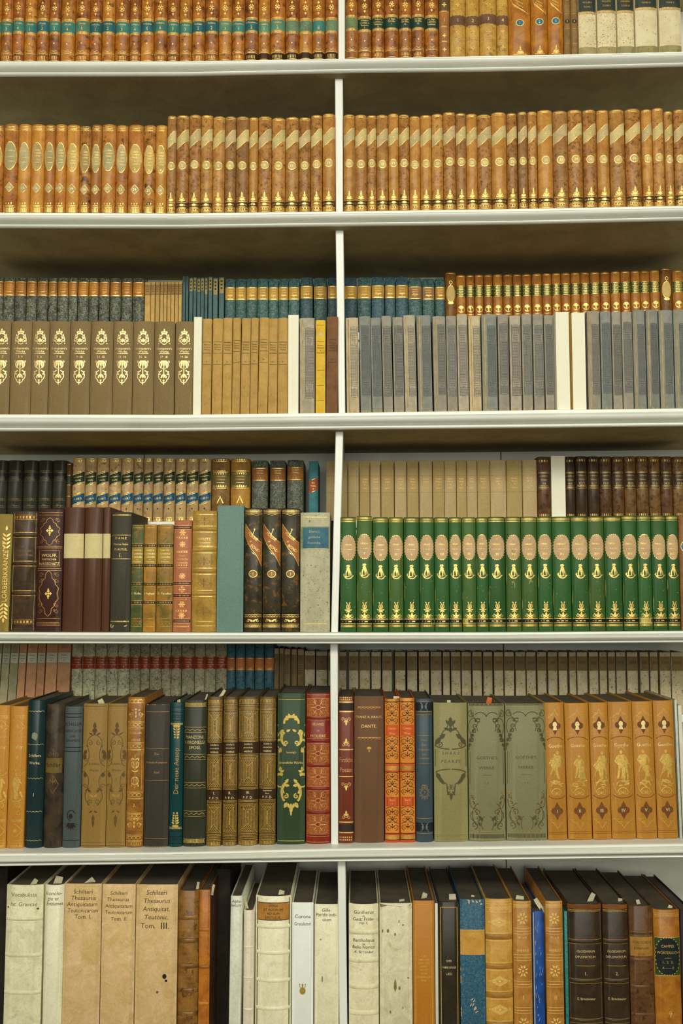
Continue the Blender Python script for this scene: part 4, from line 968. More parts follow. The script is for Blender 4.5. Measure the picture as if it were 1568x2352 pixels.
def lyre(D, v):
    for s in (-1, 1):
        D.arc(0, v+26, s*4.2, 6, -80, 60, 1.4, .9); D.leaf(s*2, v+32, 90-s*30, 5, 1.8); D.leaf(0, v+17, 90-s*75, 9, 2.6); D.leaf(0, v+16, -90+s*60, 6, 2)
        D.spiral(s*9.5, v+4, 4.4, 1.3, 90, s, 1.2); D.leaf(0, v, 90-s*40, 9, 3); D.arc(s*4, v+4, s*5.6, 4, 180, 290, 1.3)
    D.line([(0, v+6), (0, v+30)], 1.0); D.leaf(0, v, 90, 12, 4.6); D.line([(-1.5, v+22), (-1.5, v+32)], .5); D.line([(1.5, v+22), (1.5, v+32)], .5)
def d_green(B, i):
    dz = 3 if i == 1 else random.uniform(-1, 1); w = B.wp; ru = min(w*.46, 19)
    B.oval(183+dz, 27.5, OVP, ru=ru, p=2.35)
    for k in range(26):
        a = 2*PI*k/26; c, d = math.cos(a), math.sin(a); r = (abs(c)**2.35+abs(d)**2.35)**(-1/2.35); B.gold.leaf(ru*c*r, 183+dz+27.5*d*r, math.degrees(a)+75, 4, 2.2)
    B.txt.text('Shakspeare', 0, 191+dz, 6.4, ru*1.5, .02); B.gold.rect(-9, -1, 178.4+dz, 179.4+dz); B.gold.rect(1, 8, 178.4+dz, 179.4+dz); B.txt.text(ROM[i], 0, 167.5+dz, 8, ru*1.2, .02); B.gold.ell(0, 203+dz, .8, .8, 6)
    B.gold.k = 1.3; ship(B.gold, 112+dz); B.gold.k = 1.15; lyre(B.gold, 22); B.gold.k = 1
    B.strip(10.5, 17.5, BLK, 'foot_band'); B.gold.dash(13, 15, 9, .7, .6)
    for v in (20, 18.5, 9.6): B.gold.h(v, 1.0, .97)
    B.strip(1, 6.6, mat('gold', (150, 130, 60), (110, 100, 44), rough=.5), 'gilt_band', off=.00015); B.gold.dash(2, 5.5, 2.4, .9, .5)
    B.strip(B.hp-8, B.hp-3, mat('gold', (190, 160, 80), (150, 130, 60), rough=.5), 'gilt_band', off=.00015); B.gold.h(B.hp-10.5, 1.2, .97)
    B.ornm = WORN
    for k in range(5): B.orn.leaf(random.uniform(-.4, .4)*w, random.uniform(30, 110), random.uniform(0, 180), random.uniform(1.5, 5), .8)
    B.orn.leaf(-w*.48, random.uniform(30, 120), 90, random.uniform(20, 60), .9)
    if i in (11, 12):
        for k in range(10): B.orn.leaf(random.uniform(-4, 4), random.uniform(85, 150 if i == 12 else 100) + (70 if i == 11 and k > 3 else 0), random.uniform(60, 120), random.uniform(5, 14), 1.6)
    if i in (5, 8, 19):
        u = {5: (9, 17), 8: (-16, -4), 19: (-15, 14)}[i]; B.orn.rect(u[0], u[1], 7, 19); 
gr = [(781,818.3),(819,855),(856,892.5),(893,927.3),(928,964),(964.6,998.5),(999,1032.4),(1033,1062),(1062.7,1095.5),(1096,1123),(1123.5,1163),(1164,1199.4),(1200.2,1236.8),(1237.6,1271.5),(1272.4,1315),(1316,1355.4),(1356,1392.4),(1393,1433),(1434,1468.5),(1469.2,1501.2),(1502,1535.3),(1536,1564.5)]
run('green_book', 'green cloth book with oval label and gilt ship', 'fourth shelf', gr, [1187.5,1185] + [1188]*8 + [1187]*2 + [1186.5]*3 + [1186]*3 + [1184]*4, 4, design=d_green,
    cover=[GRN[0], GRN[1], GRN[0], GRN[1], GRN[0], GRN[0], GRN[0], GRN[0], GRN[1], GRN[0], GRN[0], GRN[1], GRN[1], GRN[0], GRN[0], GRN[0], GRN[1], GRN[0], GRN[0], GRN[0], GRN[0], GRN[0]], depth=.13, bulge=.14)
solo('brown_book', 'brown book with blue oval at the right edge beside green books, fourth shelf', 1565.5, 1600, 1183, 4, design=lambda B: (B.oval(183, 14, BLUEL, ru=14), B.gold.ring(0, 183, 14, 14, 1.4)), cover=mat('leather', (150, 100, 56), (116, 72, 38)), depth=.13, bulge=.1)

# ================================================================ ROW 5 back
PK = [mat('paper', (168, 160, 128), (144, 136, 106), rough=.75), mat('paper', (210, 156, 124), (188, 130, 98), rough=.75)]
LBG = mat('paper', (196, 196, 172), (180, 180, 152), rough=.8)
def d_pink(B, i):
    h = B.hp; B.inkm = INK; B.strip(h-48, h-24, LBG, f=.94)
    B.ink.h(h-24, .5); B.ink.h(h-48, .5); B.ink.text('Goethe', 0, h-30, 4.6, B.wp*.62, .03); B.ink.rect(-5, 5, h-37.5, h-36.8); B.ink.text(['VII', '10.', '11.', '12.', '13.', 'VI.', 'IV.', 'IX'][i], 0, h-42, 4.6, B.wp*.4, .03)
run('pink_booklet', 'leaning pinkish paper booklet with grey label', 'back of fifth shelf', [(-14,0),(1,19),(20,39),(40,57),(59,82),(83,101),(103,129),(130,160)], [(0,1476),(160,1474)], 5, True,
    design=d_pink, cover=[PK[0], PK[0], PK[0], PK[1], PK[1], PK[1], PK[1], PK[1]], yref=1560, depth=.09, bulge=.05, lean=[.045, .045, .045, .04, .038, .034, .03, .02])
BM = [mat('marble', (200, 192, 156), (172, 164, 130), (40, 60, 92), rough=.6, amt=.42, scale=1.0), mat('marble', (178, 168, 136), (152, 142, 112), (74, 72, 68), rough=.6, amt=.55, scale=1.3)]
RED = mat('leather', (150, 48, 26), (120, 34, 20), rough=.4)
def d_red(B, i):
    h = B.hp; B.strip(h-63, h-34, RED); B.goldm = B.txtm = GOLDD
    B.gold.dash(h-36, h-34.6, 1.6, .95, .5); B.gold.dash(h-63, h-61.6, 1.6, .95, .5); B.gold.h(h-53, .6)
    B.txt.text("Wieland's", 0, h-41, 4.4, B.wp*.66, .02); B.txt.text('Werke.', 0, h-47, 4.4, B.wp*.5, .02); B.txt.text(str(i+4), 0, h-57, 6, B.wp*.5, .02)
run('marbled_book', 'pale marbled book with red title band', 'back of fifth shelf', [(163,188.3),(189,216.3),(217,243.6),(244.3,269),(269.7,296),(296.6,321.4),(322,342.2),(342.8,369),(369.8,391.7),(392.3,415),(416,445.4),(446,469.5),(470,494.4),(495,520)],
    1474, 5, True, design=d_red, cover=[BM[0]]*5 + [BM[1]]*9, yref=1560, depth=.09, bulge=.12)
def d_bluem(B, i):
    h = B.hp; B.strip(h-66, h-37, mat('leather', (200, 118, 56), (172, 94, 42))); B.goldm = GOLDD; B.gold.h(h-38.5, 1); B.gold.h(h-64.5, 1.4); B.gold.dash(h-62, h-60, 3, .8, .4)
run('blue_marbled_book', 'blue marbled book with orange title band', 'back of fifth shelf', [(520.6,539.5),(540.5,562),(562.7,583.8),(584.6,606.2),(607,628.5)], 1474, 5, True,
    design=d_bluem, cover=mat('marble', (66, 110, 118), (48, 88, 100), (30, 44, 50), rough=.5, amt=.5, scale=1.8), yref=1560, depth=.09, bulge=.12)
def d_brp(B, i):
    h = B.hp; B.strip(h-13, h-1, mat('paper', (170, 140, 100), (150, 120, 84)), f=.95, name='paper_tip')
    B.inkm = INK; v = h-18
    while v > h-62: B.ink.dash(v, v+1.6, 3, .7, .5); v -= 4
run('brown_booklet', 'thin brown printed paper booklet', 'back of fifth shelf', [(629,640.3),(641,651.3),(652,667),(668.3,682),(683,698)], [1488.5,1488.5,1490,1490.5,1491], 5, True,
    design=d_brp, cover=mat('paper', (134, 108, 76), (116, 92, 64), rough=.8), yref=1560, depth=.09, bulge=.05)
SPB = mat('speckle', (202, 186, 150), (178, 160, 126), (104, 86, 62), rough=.65, amt=.75, var=.07, scale=.8)
RNL = mat('paper', (136, 108, 74), (116, 90, 60), rough=.7)
def d_rom(B, i):
    h = B.hp; B.strip(h-43, h-10, RNL, f=.96); B.txtm = INK
    r = ['I', 'II', 'III', 'IV', 'V', 'VI', 'VII', 'VIII', 'IX', 'X', 'XI', 'XII', 'XIII', 'XIV', 'XV', 'XVI', 'XVIII', 'XIX', 'XX', 'XXI', 'XXII', 'XXIII', 'XXIV', 'XXV', 'XXVI', 'XXVII', 'XXVIII', 'XXIX', 'XXX', 'XXXI', 'XXXII', 'XXXIII', 'XXXIV', 'XXXV'][i]
    B.txt.text(r, 0, h-24, 8.5, B.wp*.66, .0)
run('sprinkled_book', 'grey sprinkled book with faded Roman numeral', 'back of fifth shelf', [(699,723),(725.5,751.7),(753.5,773),(774,795.5),(801,823),(825.4,849.4),(852.7,874.4),(877.4,900),(907,931),(935,958),(961.6,985.4),(989,1014),(1017,1033),(1036,1057.6),(1060,1082),(1085,1106.5),
    (1110,1131),(1134.6,1156),(1158.3,1180.5),(1184,1207),(1209,1230.5),(1234,1255),(1258.6,1280),(1283,1303),(1307.5,1323),(1325.4,1349),(1353,1374),(1377,1394),(1397,1413),(1415.4,1437),(1440.4,1465),(1470,1490),(1493,1511),(1515.4,1540.4)],
    [(699,1495),(780,1497),(1568,1498)], 5, True, design=d_rom, cover=SPB, yref=1550, depth=.085, bulge=.06)
solo('sprinkled_book', 'grey sprinkled book at the right frame edge, back of fifth shelf', 1542, 1570, 1498, 5, True, cover=SPB, yref=1550, depth=.085, bulge=.06, design=lambda B: d_rom(B, 33))

# ================================================================ ROW 5 front
ORB = mat('cloth', (204, 142, 62), (178, 116, 42), rough=.5, var=.04)
def d_sch(B, i):
    D = B.gold; w = B.wp; B.goldm = mat('gold', (236, 190, 100), (206, 158, 72), rough=.5)
    for v in (305, 298, 255, 112, 66, 60, 18, 12): D.h(v, .8, .94)
    D.dash(299, 304, 3, .9, .5); D.dash(61, 65, 3, .9, .5)
    for c in (279, 40):
        D.line([(-w*.42, c), (-w*.15, c+11), (0, c+15), (w*.15, c+11), (w*.42, c), (w*.15, c-11), (0, c-15), (-w*.15, c-11)], 1, True)
        floret(D, 0, c, 6, 6, .4)
    B.txt.text('Schiller.', 0, 232, 12, w*.78, .02); B.txt.text('II', 0, 208, 11, None, .02)
    D.arc(0, 178, w*.45, 12, 200, 340, 1)
    # standing draped figure
    D.ell(-1, 169, 2.6, 3.2, 8); D.line([(1, 150), (0, 178)], 1); D.ring(0, 178, 3, 3, 1.4, 8)
    D.poly([(-5, 164), (5, 162), (8, 145), (4, 128), (7, 112), (-4, 112), (-6, 135), (-9, 150)]); D.leaf(5, 160, -60, 16, 4); D.leaf(-6, 158, -110, 18, 4)
    D.leaf(9, 132, -70, 20, 5); D.leaf(-8, 128, -95, 16, 5); D.arc(0, 112, 12, 5, 180, 360, 2)
    for k in range(5): D.line([(-12+5*k, 92), (-8+5*k, 106)], .8); D.line([(-8+5*k, 92), (-12+5*k, 106)], .8)
    for s in (-1, 1): D.spiral(s*8, 80, 6, 1.3, 90, s, 1)
    D.dash(2, 8, 3, .9, .4)
run('orange_book', 'golden orange book with embossed gilt figure', 'left end of fifth shelf', [(-24,11.5),(12.5,52)], [1620,1622], 5, design=d_sch, cover=ORB, depth=.19, bulge=.10, lean=[.005, .004])
def d_schw(B):
    for v in (313, 236, 158, 82, 16): B.gold.zig(v, 2.4, 3.4, .8, .9)
    B.goldm = GOLDP; B.txtm = GOLDP; B.txt.text('Schillers', 0, 212, 9.5, 28, .03); B.txt.text('Werke.', 0, 195, 9.5, 26, .03); B.txt.text('1', 0, 122, 11, None, .04)
    B.ornm = mat('paper', (130, 136, 110), (96, 106, 92)); B.orn.poly([(-8, 252), (3, 246), (7, 260), (-1, 266), (-7, 263)])
solo('dark_teal_book', 'dark teal book with thin gilt wave lines, beside the orange books, fifth shelf', 53, 94.4, 1608, 5, design=d_schw, cover=mat('cloth', (34, 60, 60), (22, 44, 46), rough=.35), depth=.2, bulge=.2)
def d_blks(B):
    B.goldm = mat('gold', (150, 118, 56), (110, 84, 40)); B.strip(172, 205, mat('leather', (116, 92, 44), (96, 76, 36)), f=.86)
    B.txtm = INKB; B.txt.text('Schiller', 0, 190, 15, 33, .03); D = B.gold; D.h(205, 1, .86); D.h(172, 1, .86)
    D.leaf(0, 210, 90, 20, 2); D.leaf(0, 165, -90, 24, 2)
    for s in (-1, 1): D.spiral(s*7, 214, 5, 1.3, -90, s, 1); D.line([(0, 166), (s*13, 146), (0, 124)], 1); D.spiral(s*8, 150, 4, 1.2, 90, s, .8); D.leaf(0, 148, 90-s*35, 12, 2)
solo('dark_brown_book', 'very dark worn leather book with small gilt centre panel, fifth shelf', 95.3, 139.5, 1617, 5, design=d_blks, cover=mat('leather', (76, 60, 46), (42, 32, 28), rough=.5), depth=.19, bulge=.18)
def d_sged(B):
    B.inkm = INKB; D = B.ink
    for v in (308, 300, 230, 221, 17): D.h(v, 1.7, .94)
    for k, (t, z) in enumerate((('SCHILLER', 9.5), ('GEDICHTE', 8), ('UND', 6), ('DRAMEN', 8))): D.text(t, 0, 284-[0, 16, 28, 38][k], z, 40, .02)
    D.arc(0, 74, 9, 12, 20, 260, 2); D.ell(-1, 72, 5, 6, 10); 
    for k in range(7): D.leaf(0, 56, -170+26*k, 16, 5)
solo('blue_book', 'dusty blue cloth book with black capitals, left of the two tan books, fifth shelf', 140.5, 182, 1623, 5, design=d_sged, cover=mat('cloth', (78, 88, 84), (60, 70, 68), rough=.6), depth=.17, bulge=.12)
def d_tans(B, i):
    w = B.wp; s_ = w/56.0; D = B.ink; B.inkm = mat('ink', (84, 62, 34), (104, 78, 42))
    B.goldm = mat('gold', (214, 164, 78), (160, 118, 56))
    D.h(325, 1, .96); D.h(4, 1.4, .96); D.h(12, .8, .96); D.k = 1.35
    D.leaf(0, 272, 90, 14, 6); D.leaf(0, 262, 90, 12, 9); D.ell(0, 262, 3, 4, 8); D.leaf(0, 76, -90, 26, 5); D.ell(0, 68, 4, 3, 8); D.ell(0, 52, 2, 2, 6)
    for s in (-1, 1):
        D.arc(0, 240, s*17*s_, 18, 85, -30, 1); D.leaf(s*4, 258, 90-s*60, 10, 3); D.spiral(s*10*s_, 240, 6, 1.3, 90, s, 1.1); D.leaf(s*18*s_, 224, 90-s*150, 14, 6); D.leaf(s*22*s_, 214, 90-s*170, 12, 7)
        D.arc(s*26*s_, 212, s*-14*s_, 26, 60, -85, 1.1); D.spiral(s*20*s_, 200, 5, 1.2, 0, s, 1)
        D.arc(s*28*s_, 150, s*-16*s_, 24, -60, 85, 1.1); D.leaf(s*20*s_, 160, 90-s*10, 10, 6); D.spiral(s*20*s_, 140, 6, 1.2, 0, s, 1.1)
        D.arc(0, 118, s*20*s_, 22, 60, -60, 1.2); D.spiral(s*8*s_, 104, 7, 1.4, -90, s, 1.2); D.leaf(s*6, 126, 90-s*50, 12, 4); D.leaf(s*2, 84, 90-s*120, 8, 3)
    D.text('Schillers', 0, 192, 8, 30, .0, shear=.3); D.text('Werke', 0, 177, 8, 28, .0, shear=.3); D.text('12'[i], 0, 156, 8)
    for s in (-1, 1): B.gold.leaf(0, 116, 90-s*60, 11, 4); B.gold.spiral(s*6, 118, 3.4, 1, 90, s, 1)
run('tan_book', 'tan cloth book with dark scrolling vine ornament', 'fifth shelf', [(183.5,240.3),(241,286)], [1616,1616], 5, design=d_tans, cover=mat('cloth', (160, 124, 70), (138, 102, 54), rough=.6, var=.03), depth=.19, bulge=.08)
BGL = mat('leather', (162, 108, 50), (122, 76, 34), rough=.4)
def d_gilt3(B):
    D = B.gold; w = B.wp
    for v in (340, 333, 288, 274, 240, 224, 126, 112, 78, 66, 28, 16): D.h(v, 1.2, .95); D.h(v-2.4, .6, .95)
    for v in (281, 232, 119, 72, 22, 336):
        for k in (-1, 0, 1): D.ring(k*10, v, 5, 3.4, .9, 10); D.ell(k*10+5, v, 1, 1, 6)
    for c in (305, 52):
        for s in (-1, 1): D.spiral(s*10, c, 6, 1.2, -90, s, 1.3); D.ell(s*15, c, 2.4, 2.4, 8); D.leaf(0, c-8*s, 90*s, 8, 3); D.leaf(s*6, c+8, 90-s*40, 6, 2)
        D.ell(0, c+12, 2.4, 2, 8)
    B.txt.text('SCHILLER', 0, 262, 7, 34, .01); B.txt.text('WERKE', 0, 246, 7, 30, .01); B.txt.text('3.', 0, 96, 11, None, .01)
    D.line([(-w*.38, 132), (-w*.38, 218)], .8); D.line([(w*.38, 132), (w*.38, 218)], .8)
    for c, q in ((190, 1), (152, -1)):
        for s in (-1, 1):
            D.arc(0, c, s*8, 9, -80 if q > 0 else 80, 60 if q > 0 else -60, 2.2, 1.2); D.line([(s*3, c+6*q), (s*3, c-8*q)], 1.4); D.leaf(s*8, c+8*q, 90 if q > 0 else -90, 6, 3)
    D.line([(0, 135), (0, 212)], .9)
    for s in (-1, 1):
        for v in (172, 200, 142): D.leaf(0, v, 90-s*60, 10, 2.4)
    B.ornm = GOLDD; B.orn.dash(4, 14, 4, .9, .5)
solo('ornate_brown_book', 'narrow amber-brown gilt book with urn ornaments, taller than its neighbours, fifth shelf', 286.7, 326.7, 1601, 5, design=d_gilt3, cover=BGL, depth=.19, bulge=.12)
def d_ball(B):
    B.goldm = mat('gold', (200, 150, 84), (160, 116, 60))
    for v in (311, 226, 152, 20): B.gold.h(v, .9, .94)
    for v, t, z in ((214, 'Das', 7), (194, 'Balladen-Romanzen', 6.4), (171, 'Bibel', 6.4)): B.txt.text(t, 0, v, z, 48, .02)
    B.txtm = GOLDD; B.ornm = mat('paper', (160, 116, 62), (120, 84, 44)); 
    for k in range(9): B.orn.poly([(-27+k*6, 331), (-21+k*6, 331), (-24+k*6+random.uniform(-2, 2), 331-random.uniform(1, 6))])
    B.orn.dash(0, 2, 6, .95, .8)
solo('black_book', 'thick black cloth book with thin gilt rules and frayed top, fifth shelf', 328, 385, 1617, 5, design=d_ball, cover=mat('cloth', (66, 58, 48), (50, 44, 38), rough=.6), depth=.19, bulge=.08)
def d_aes(B):
    B.txtm = mat('gold', (200, 160, 90), (170, 128, 70)); B.txt.text('Der neue Aesop', 0, 174, 16, 148, .02, rot=90)
    D = B.gold; B.goldm = mat('gold', (208, 184, 96), (170, 140, 66))
    D.h(284, 1.4); D.dash(280, 283, 2, .95, .6); D.h(42, 1.4); D.dash(43, 46, 2, .95, .6)
    for c in (264, 62):
        q = 1 if c > 100 else -1
        for k in range(5):
            for s in (-1, 1): D.leaf(s*2, c+q*(10-6*k), 90-s*50, 9-k, 4.5)
        D.line([(0, c+12), (2, c-16)], 1.4); D.ell(0, c+q*14, 8, 3, 8)
    B.inkm = mat('leather', (10, 34, 34), (8, 28, 30))
    for v in (322, 310, 291, 36, 24, 8): B.ink.h(v, 1.6)
    for v in (294, 12):
        for k in range(3): B.ink.line([(-12+k*9, v), (-12+k*9, v+9), (-6+k*9, v+9), (-6+k*9, v+4), (-9+k*9, v+4)], 1.4)
solo('dark_teal_book', 'narrow dark teal book with large vertical gilt title, fifth shelf', 386, 417, 1613, 5, design=d_aes, cover=mat('cloth', (18, 76, 74), (10, 52, 54), rough=.4), depth=.19, bulge=.14)
DGR = mat('cloth', (58, 58, 42), (44, 46, 34), rough=.45)
def d_manz(B):
    D = B.gold; B.goldm = mat('gold', (206, 178, 100), (168, 140, 72))
    for v in (268, 205, 140, 75):
        D.h(v+6, .9, .95); D.h(v-6, .9, .95); D.zig(v-2, 4, 5.5, 1.2, .9); 
    D.h(322, 1.2, .95); D.h(330, 1.2, .95); D.dash(323, 329, 2.6, .92, .6); D.h(9, 1.2, .95); D.h(17, 1.2, .95); D.dash(10, 16, 2.6, .92, .6)
    B.txtm = mat('gold', (220, 200, 130), (190, 166, 96)); B.txt.text('MANZONI.', 0, 251, 10.5, 43, .0); B.txt.text('I PROMESSI', 0, 239, 10.5, 45, .0); B.txt.text('SPOSI.', 0, 227, 10.5, 28, .0)
solo('dark_green_book', 'thick dark green book with zigzag gilt bands, fifth shelf', 417.5, 471, 1608, 5, design=d_manz, cover=DGR, depth=.2, bulge=.12)
GLT = mat('leather', (98, 74, 38), (74, 54, 28), rough=.4, var=.04)
DKL = mat('leather', (64, 42, 24), (50, 32, 20), rough=.4, var=.03)
def d_pfd(B, i):
    D = B.gold; w = B.wp; hw = w*.44; B.goldm = mat('gold', (220, 178, 88), (170, 130, 56), rough=.42)
    def panel(v0, v1):
        n = max(5, int(2*hw/2.6)); tri = (v1-v0)*.30
        for k in range(n+1):
            u = -hw+2*hw*k/n; a = tri*max(0, 1-abs(u)/hw)
            D.rect(u-.45, u+.45, v0+a, v1-a)
        for q in (0, 1):                                      # scale pattern in the two triangles
            r = 0; st = 4.6
            while r*3.2 < tri:
                half = hw*(1 - r*3.2/tri); m = max(1, int(2*half/st))
                for k in range(m):
                    u = -half+2*half*(k+.5)/m; vv = (v0+r*3.2+1) if q == 0 else (v1-r*3.2-1)
                    D.arc(u, vv, min(2.1, half/m), 2.2, 0 if q == 0 else 180, 180 if q == 0 else 360, .8, None, 5)
                r += 1
        B.orn.rect(-1.6, 1.6, (v0+v1)/2-14, (v0+v1)/2+14); D.rect(-.6, .6, (v0+v1)/2-15, (v0+v1)/2+15); D.ell(0, (v0+v1)/2, 1.4, 1.6, 6)
        for s in (-1, 1): D.line([(s*hw*1.02, v0), (s*hw*1.02, v1)], .8)
    for a, b in ((243, 309), (134, 204), (29, 97)): panel(a, b)
    B.ornm = DKL
    for v in (241, 238, 209, 206, 132, 129, 103, 100, 27, 23.5, 12, 311, 314, 325): D.h(v, 1.0, .96)
    D.dash(1, 10, 2.6, .9, .45); D.dash(327, 336, 2.6, .9, .45); D.dash(15, 17, 2, .9, .5); D.dash(19, 21, 2, .9, .5); D.dash(316, 318, 2, .9, .5); D.dash(320, 322, 2, .9, .5)
    B.strip(210, 237, DKL); B.strip(104, 128, DKL, 'number_label')
    B.txtm = GOLDP
    B.txt.text("Schiller's", 0, 232, 5.6, w*.72, .02, shear=.25); B.txt.text('sämmtliche', 0, 224, 4.8, w*.72, .02, shear=.25); B.txt.text('WERKE.', 0, 215, 6, w*.66, .02, shear=.25)
    if i < 3: B.txt.text(['I.', 'II.', 'III.'][i], 0, 121, 9, None, .02)
    else: B.txt.text('Supplement', 0, 124.5, 4.4, w*.7, .01, shear=.25); B.txt.text('Band.', 0, 118, 4.4, None, .01, shear=.25)
    B.txt.text('P. F. D.', 0, 109.5, 8, w*.66, .02)
run('lattice_gilt_book', 'brown book tooled with dense gilt lines and scales', 'fifth shelf', [(471.8,507.7),(509,543.3),(544,592),(593,632.5)], [1600,1600,1600,1600], 5, design=d_pfd, cover=GLT, depth=.2, bulge=.13)
def d_less(B):
    D = B.gold; B.goldm = mat('gold', (226, 198, 100), (190, 160, 70), rough=.42)
    D.h(333, 1.2, .94); D.h(8, 1.4, .94); D.k = 1.5
    for q, vb in ((1, 0), (-1, 0)):
        for s in (-1, 1):
            if q > 0:      # upper pair of big C scrolls
                D.arc(s*2, 279, s*15, 14, 100, -10, 4.4, 3); D.arc(s*26, 262, s*-10, 16, 130, 240, 3, 5); D.arc(s*11, 243, s*12, 17, 60, -70, 5.5, 3); D.spiral(s*12, 232, 6, 1.2, -90, s, 2.4)
                D.arc(s*27, 230, s*-9, 9, 60, 250, 4, 2); D.leaf(s*24, 222, 90-s*160, 12, 5); D.leaf(s*27, 219, 90-s*200, 8, 4)
                D.leaf(s*3, 290, 90-s*20, 9, 4); D.leaf(s*5, 291, 90-s*70, 8, 4); D.leaf(s*6, 288, 90-s*110, 7, 3); D.leaf(s*17, 262, 90-s*120, 10, 5); D.leaf(s*12, 258, 90+s*60, 9, 4); D.leaf(s*18, 250, 90-s*60, 10, 5)
            else:
                D.leaf(s*27, 166, 90+s*10, 10, 5); D.leaf(s*26, 164, 90+s*60, 9, 4); D.arc(s*27, 146, s*-14, 14, 60, 190, 4.2, 3); D.arc(s*26, 140, s*-10, 9, 190, 300, 2.5, 2); D.leaf(s*16, 136, 90+s*100, 10, 5); D.leaf(s*14, 140, 90+s*40, 10, 5)
                D.arc(s*9, 118, s*13, 22, 75, -60, 5, 3); D.spiral(s*12, 110, 6, 1.2, 90, s, 2.2); D.leaf(s*22, 126, 90+s*150, 10, 4); D.leaf(s*9, 96, 90-s*150, 12, 6); D.leaf(s*6, 94, -90, 9, 4)
    D.leaf(0, 94, -90, 20, 6); D.ell(0, 86, 4, 4, 8); D.leaf(0, 76, -90, 9, 3); D.line([(-29, 175), (-29, 222)], .7); D.line([(29, 175), (29, 222)], .7)
    B.txt.text("Lessing's", 0, 211, 6.6, 26, .03); B.txt.text('sämmtliche Werke.', 0, 187, 8.6, 58, .03)
solo('green_book', 'large dark green book with symmetrical gilt baroque scrolls, fifth shelf', 635, 700.5, 1592, 5, design=d_less, cover=mat('cloth', (54, 74, 46), (42, 62, 38), rough=.5), depth=.2, bulge=.05)
RDL = mat('leather', (140, 46, 34), (112, 34, 24), rough=.38)
def d_mol(B):
    D = B.gold; B.goldm = mat('gold', (224, 160, 86), (190, 120, 58), rough=.45); w = B.wp
    og = mat('leather', (164, 88, 46), (142, 72, 36), rough=.45)
    for a, b in ((292, 334), (184, 229), (130, 175), (76, 121), (22, 66)):
        B.strip(a, b, og, 'tooled_panel', f=.93); c = (a+b)/2
        for s in (-1, 1):
            for t in (-1, 1):
                D.spiral(s*14, c+t*12, 8, 1.5, 90*t, s, 1.0); D.spiral(s*21, c+t*4, 4.5, 1.3, -90*t, s, .9); D.spiral(s*6, c+t*15, 4, 1.2, 90*t, -s, .9); D.leaf(s*4, c+t*6, t*90-s*40*t, 10, 2.2); D.spiral(s*22, c+t*17, 4, 1.2, 0, s, .8)
            D.leaf(s*6, c, 0 if s > 0 else 180, 12, 3)
        D.ring(0, c, 6.5, 5, 1.2, 12); B.orn.ell(0, c, 3.6, 2.8, 10)
        for v in (a, b): D.h(v, .8, .94)
    B.ornm = RDL
    for v in (288, 236, 179.5, 125.5, 71): B.band(v, 7, RDL, .0016)
    for v in (342, 284, 240.5, 17, 4): D.h(v, 1, .92)
    B.txt.text('ŒUVRES', 0, 274, 7.5, 32, .01); B.txt.text('DE', 0, 259, 5); B.txt.text('MOLIÈRE', 0, 247, 9.5, 45, .01); B.txtm = GOLD
solo('red_book', 'deep red leather book with gilt filigree panels beside the divider, fifth shelf', 701.3, 758.5, 1592, 5, design=d_mol, cover=RDL, depth=.2, bulge=.10)
# right bay
def d_fp(B):
    D = B.gold; w = B.wp
    for v in (324, 302, 214, 152, 48, 24): D.h(v, 2.6, .97)
    for v in (313, 35): B.strip(v-8, v+8, mat('leather', (52, 36, 28), (40, 28, 24)), 'spine_band'); [floret(D, k*9, v, 4, 5) for k in (-1, 0, 1)] if False else None
    for v in (333, 328, 12, 6): D.dash(v, v+3, 4, .9, .5)
    for c, q in ((282, -1), (228, 1), (132, -1), (62, 1)):
        D.leaf(0, c, 90*q, 13, 5); D.ring(0, c, 3.4, 4, 1, 8)
        for s in (-1, 1): D.spiral(s*7, c-3*q, 4.4, 1.2, 90*q, s, 1.2); D.leaf(0, c, 90*q-s*50*q, 8, 2.4)
    B.txtm = mat('gold', (220, 160, 100), (190, 128, 72)); B.txt.text('Fürstliche', 0, 191, 16, 31, .02); B.txt.text('Poeten', 0, 168, 16, 29, .03)
solo('red_brown_book', 'narrow red-brown gilt book right of the divider, fifth shelf', 777.5, 812, 1600, 5, design=d_fp, cover=mat('cloth', (120, 56, 38), (98, 42, 28), rough=.45), depth=.19, bulge=.08)
def d_kraus(B):
    D = B.gold; B.goldm = mat('gold', (226, 172, 84), (190, 136, 60))
    for v in (312, 241): D.rect(-27, 27, v-.7, v+.7); D.zig(v-4, 3, 4, .9, .8)
    B.txt.text('FRANZ X. KRAUS,', 0, 289, 8, 62, .01); B.txt.text('DANTE.', 0, 267.5, 10.5, 41, .04)
    for k in range(5): D.leaf(0, 214, 30+30*k, 7, 3)
    D.leaf(0, 213, -90, 6, 3)
solo('brown_cloth_book', 'tall thick plain brown book with gilt title, fifth shelf', 813.5, 882.5, 1599, 5, design=d_kraus, cover=mat('cloth', (116, 80, 58), (94, 62, 44), rough=.7), depth=.19, bulge=.07)
ORR = mat('cloth', (206, 92, 40), (190, 74, 30), rough=.5, var=.03)
ORY = mat('leather', (220, 140, 58), (206, 120, 44), rough=.5, var=.02)
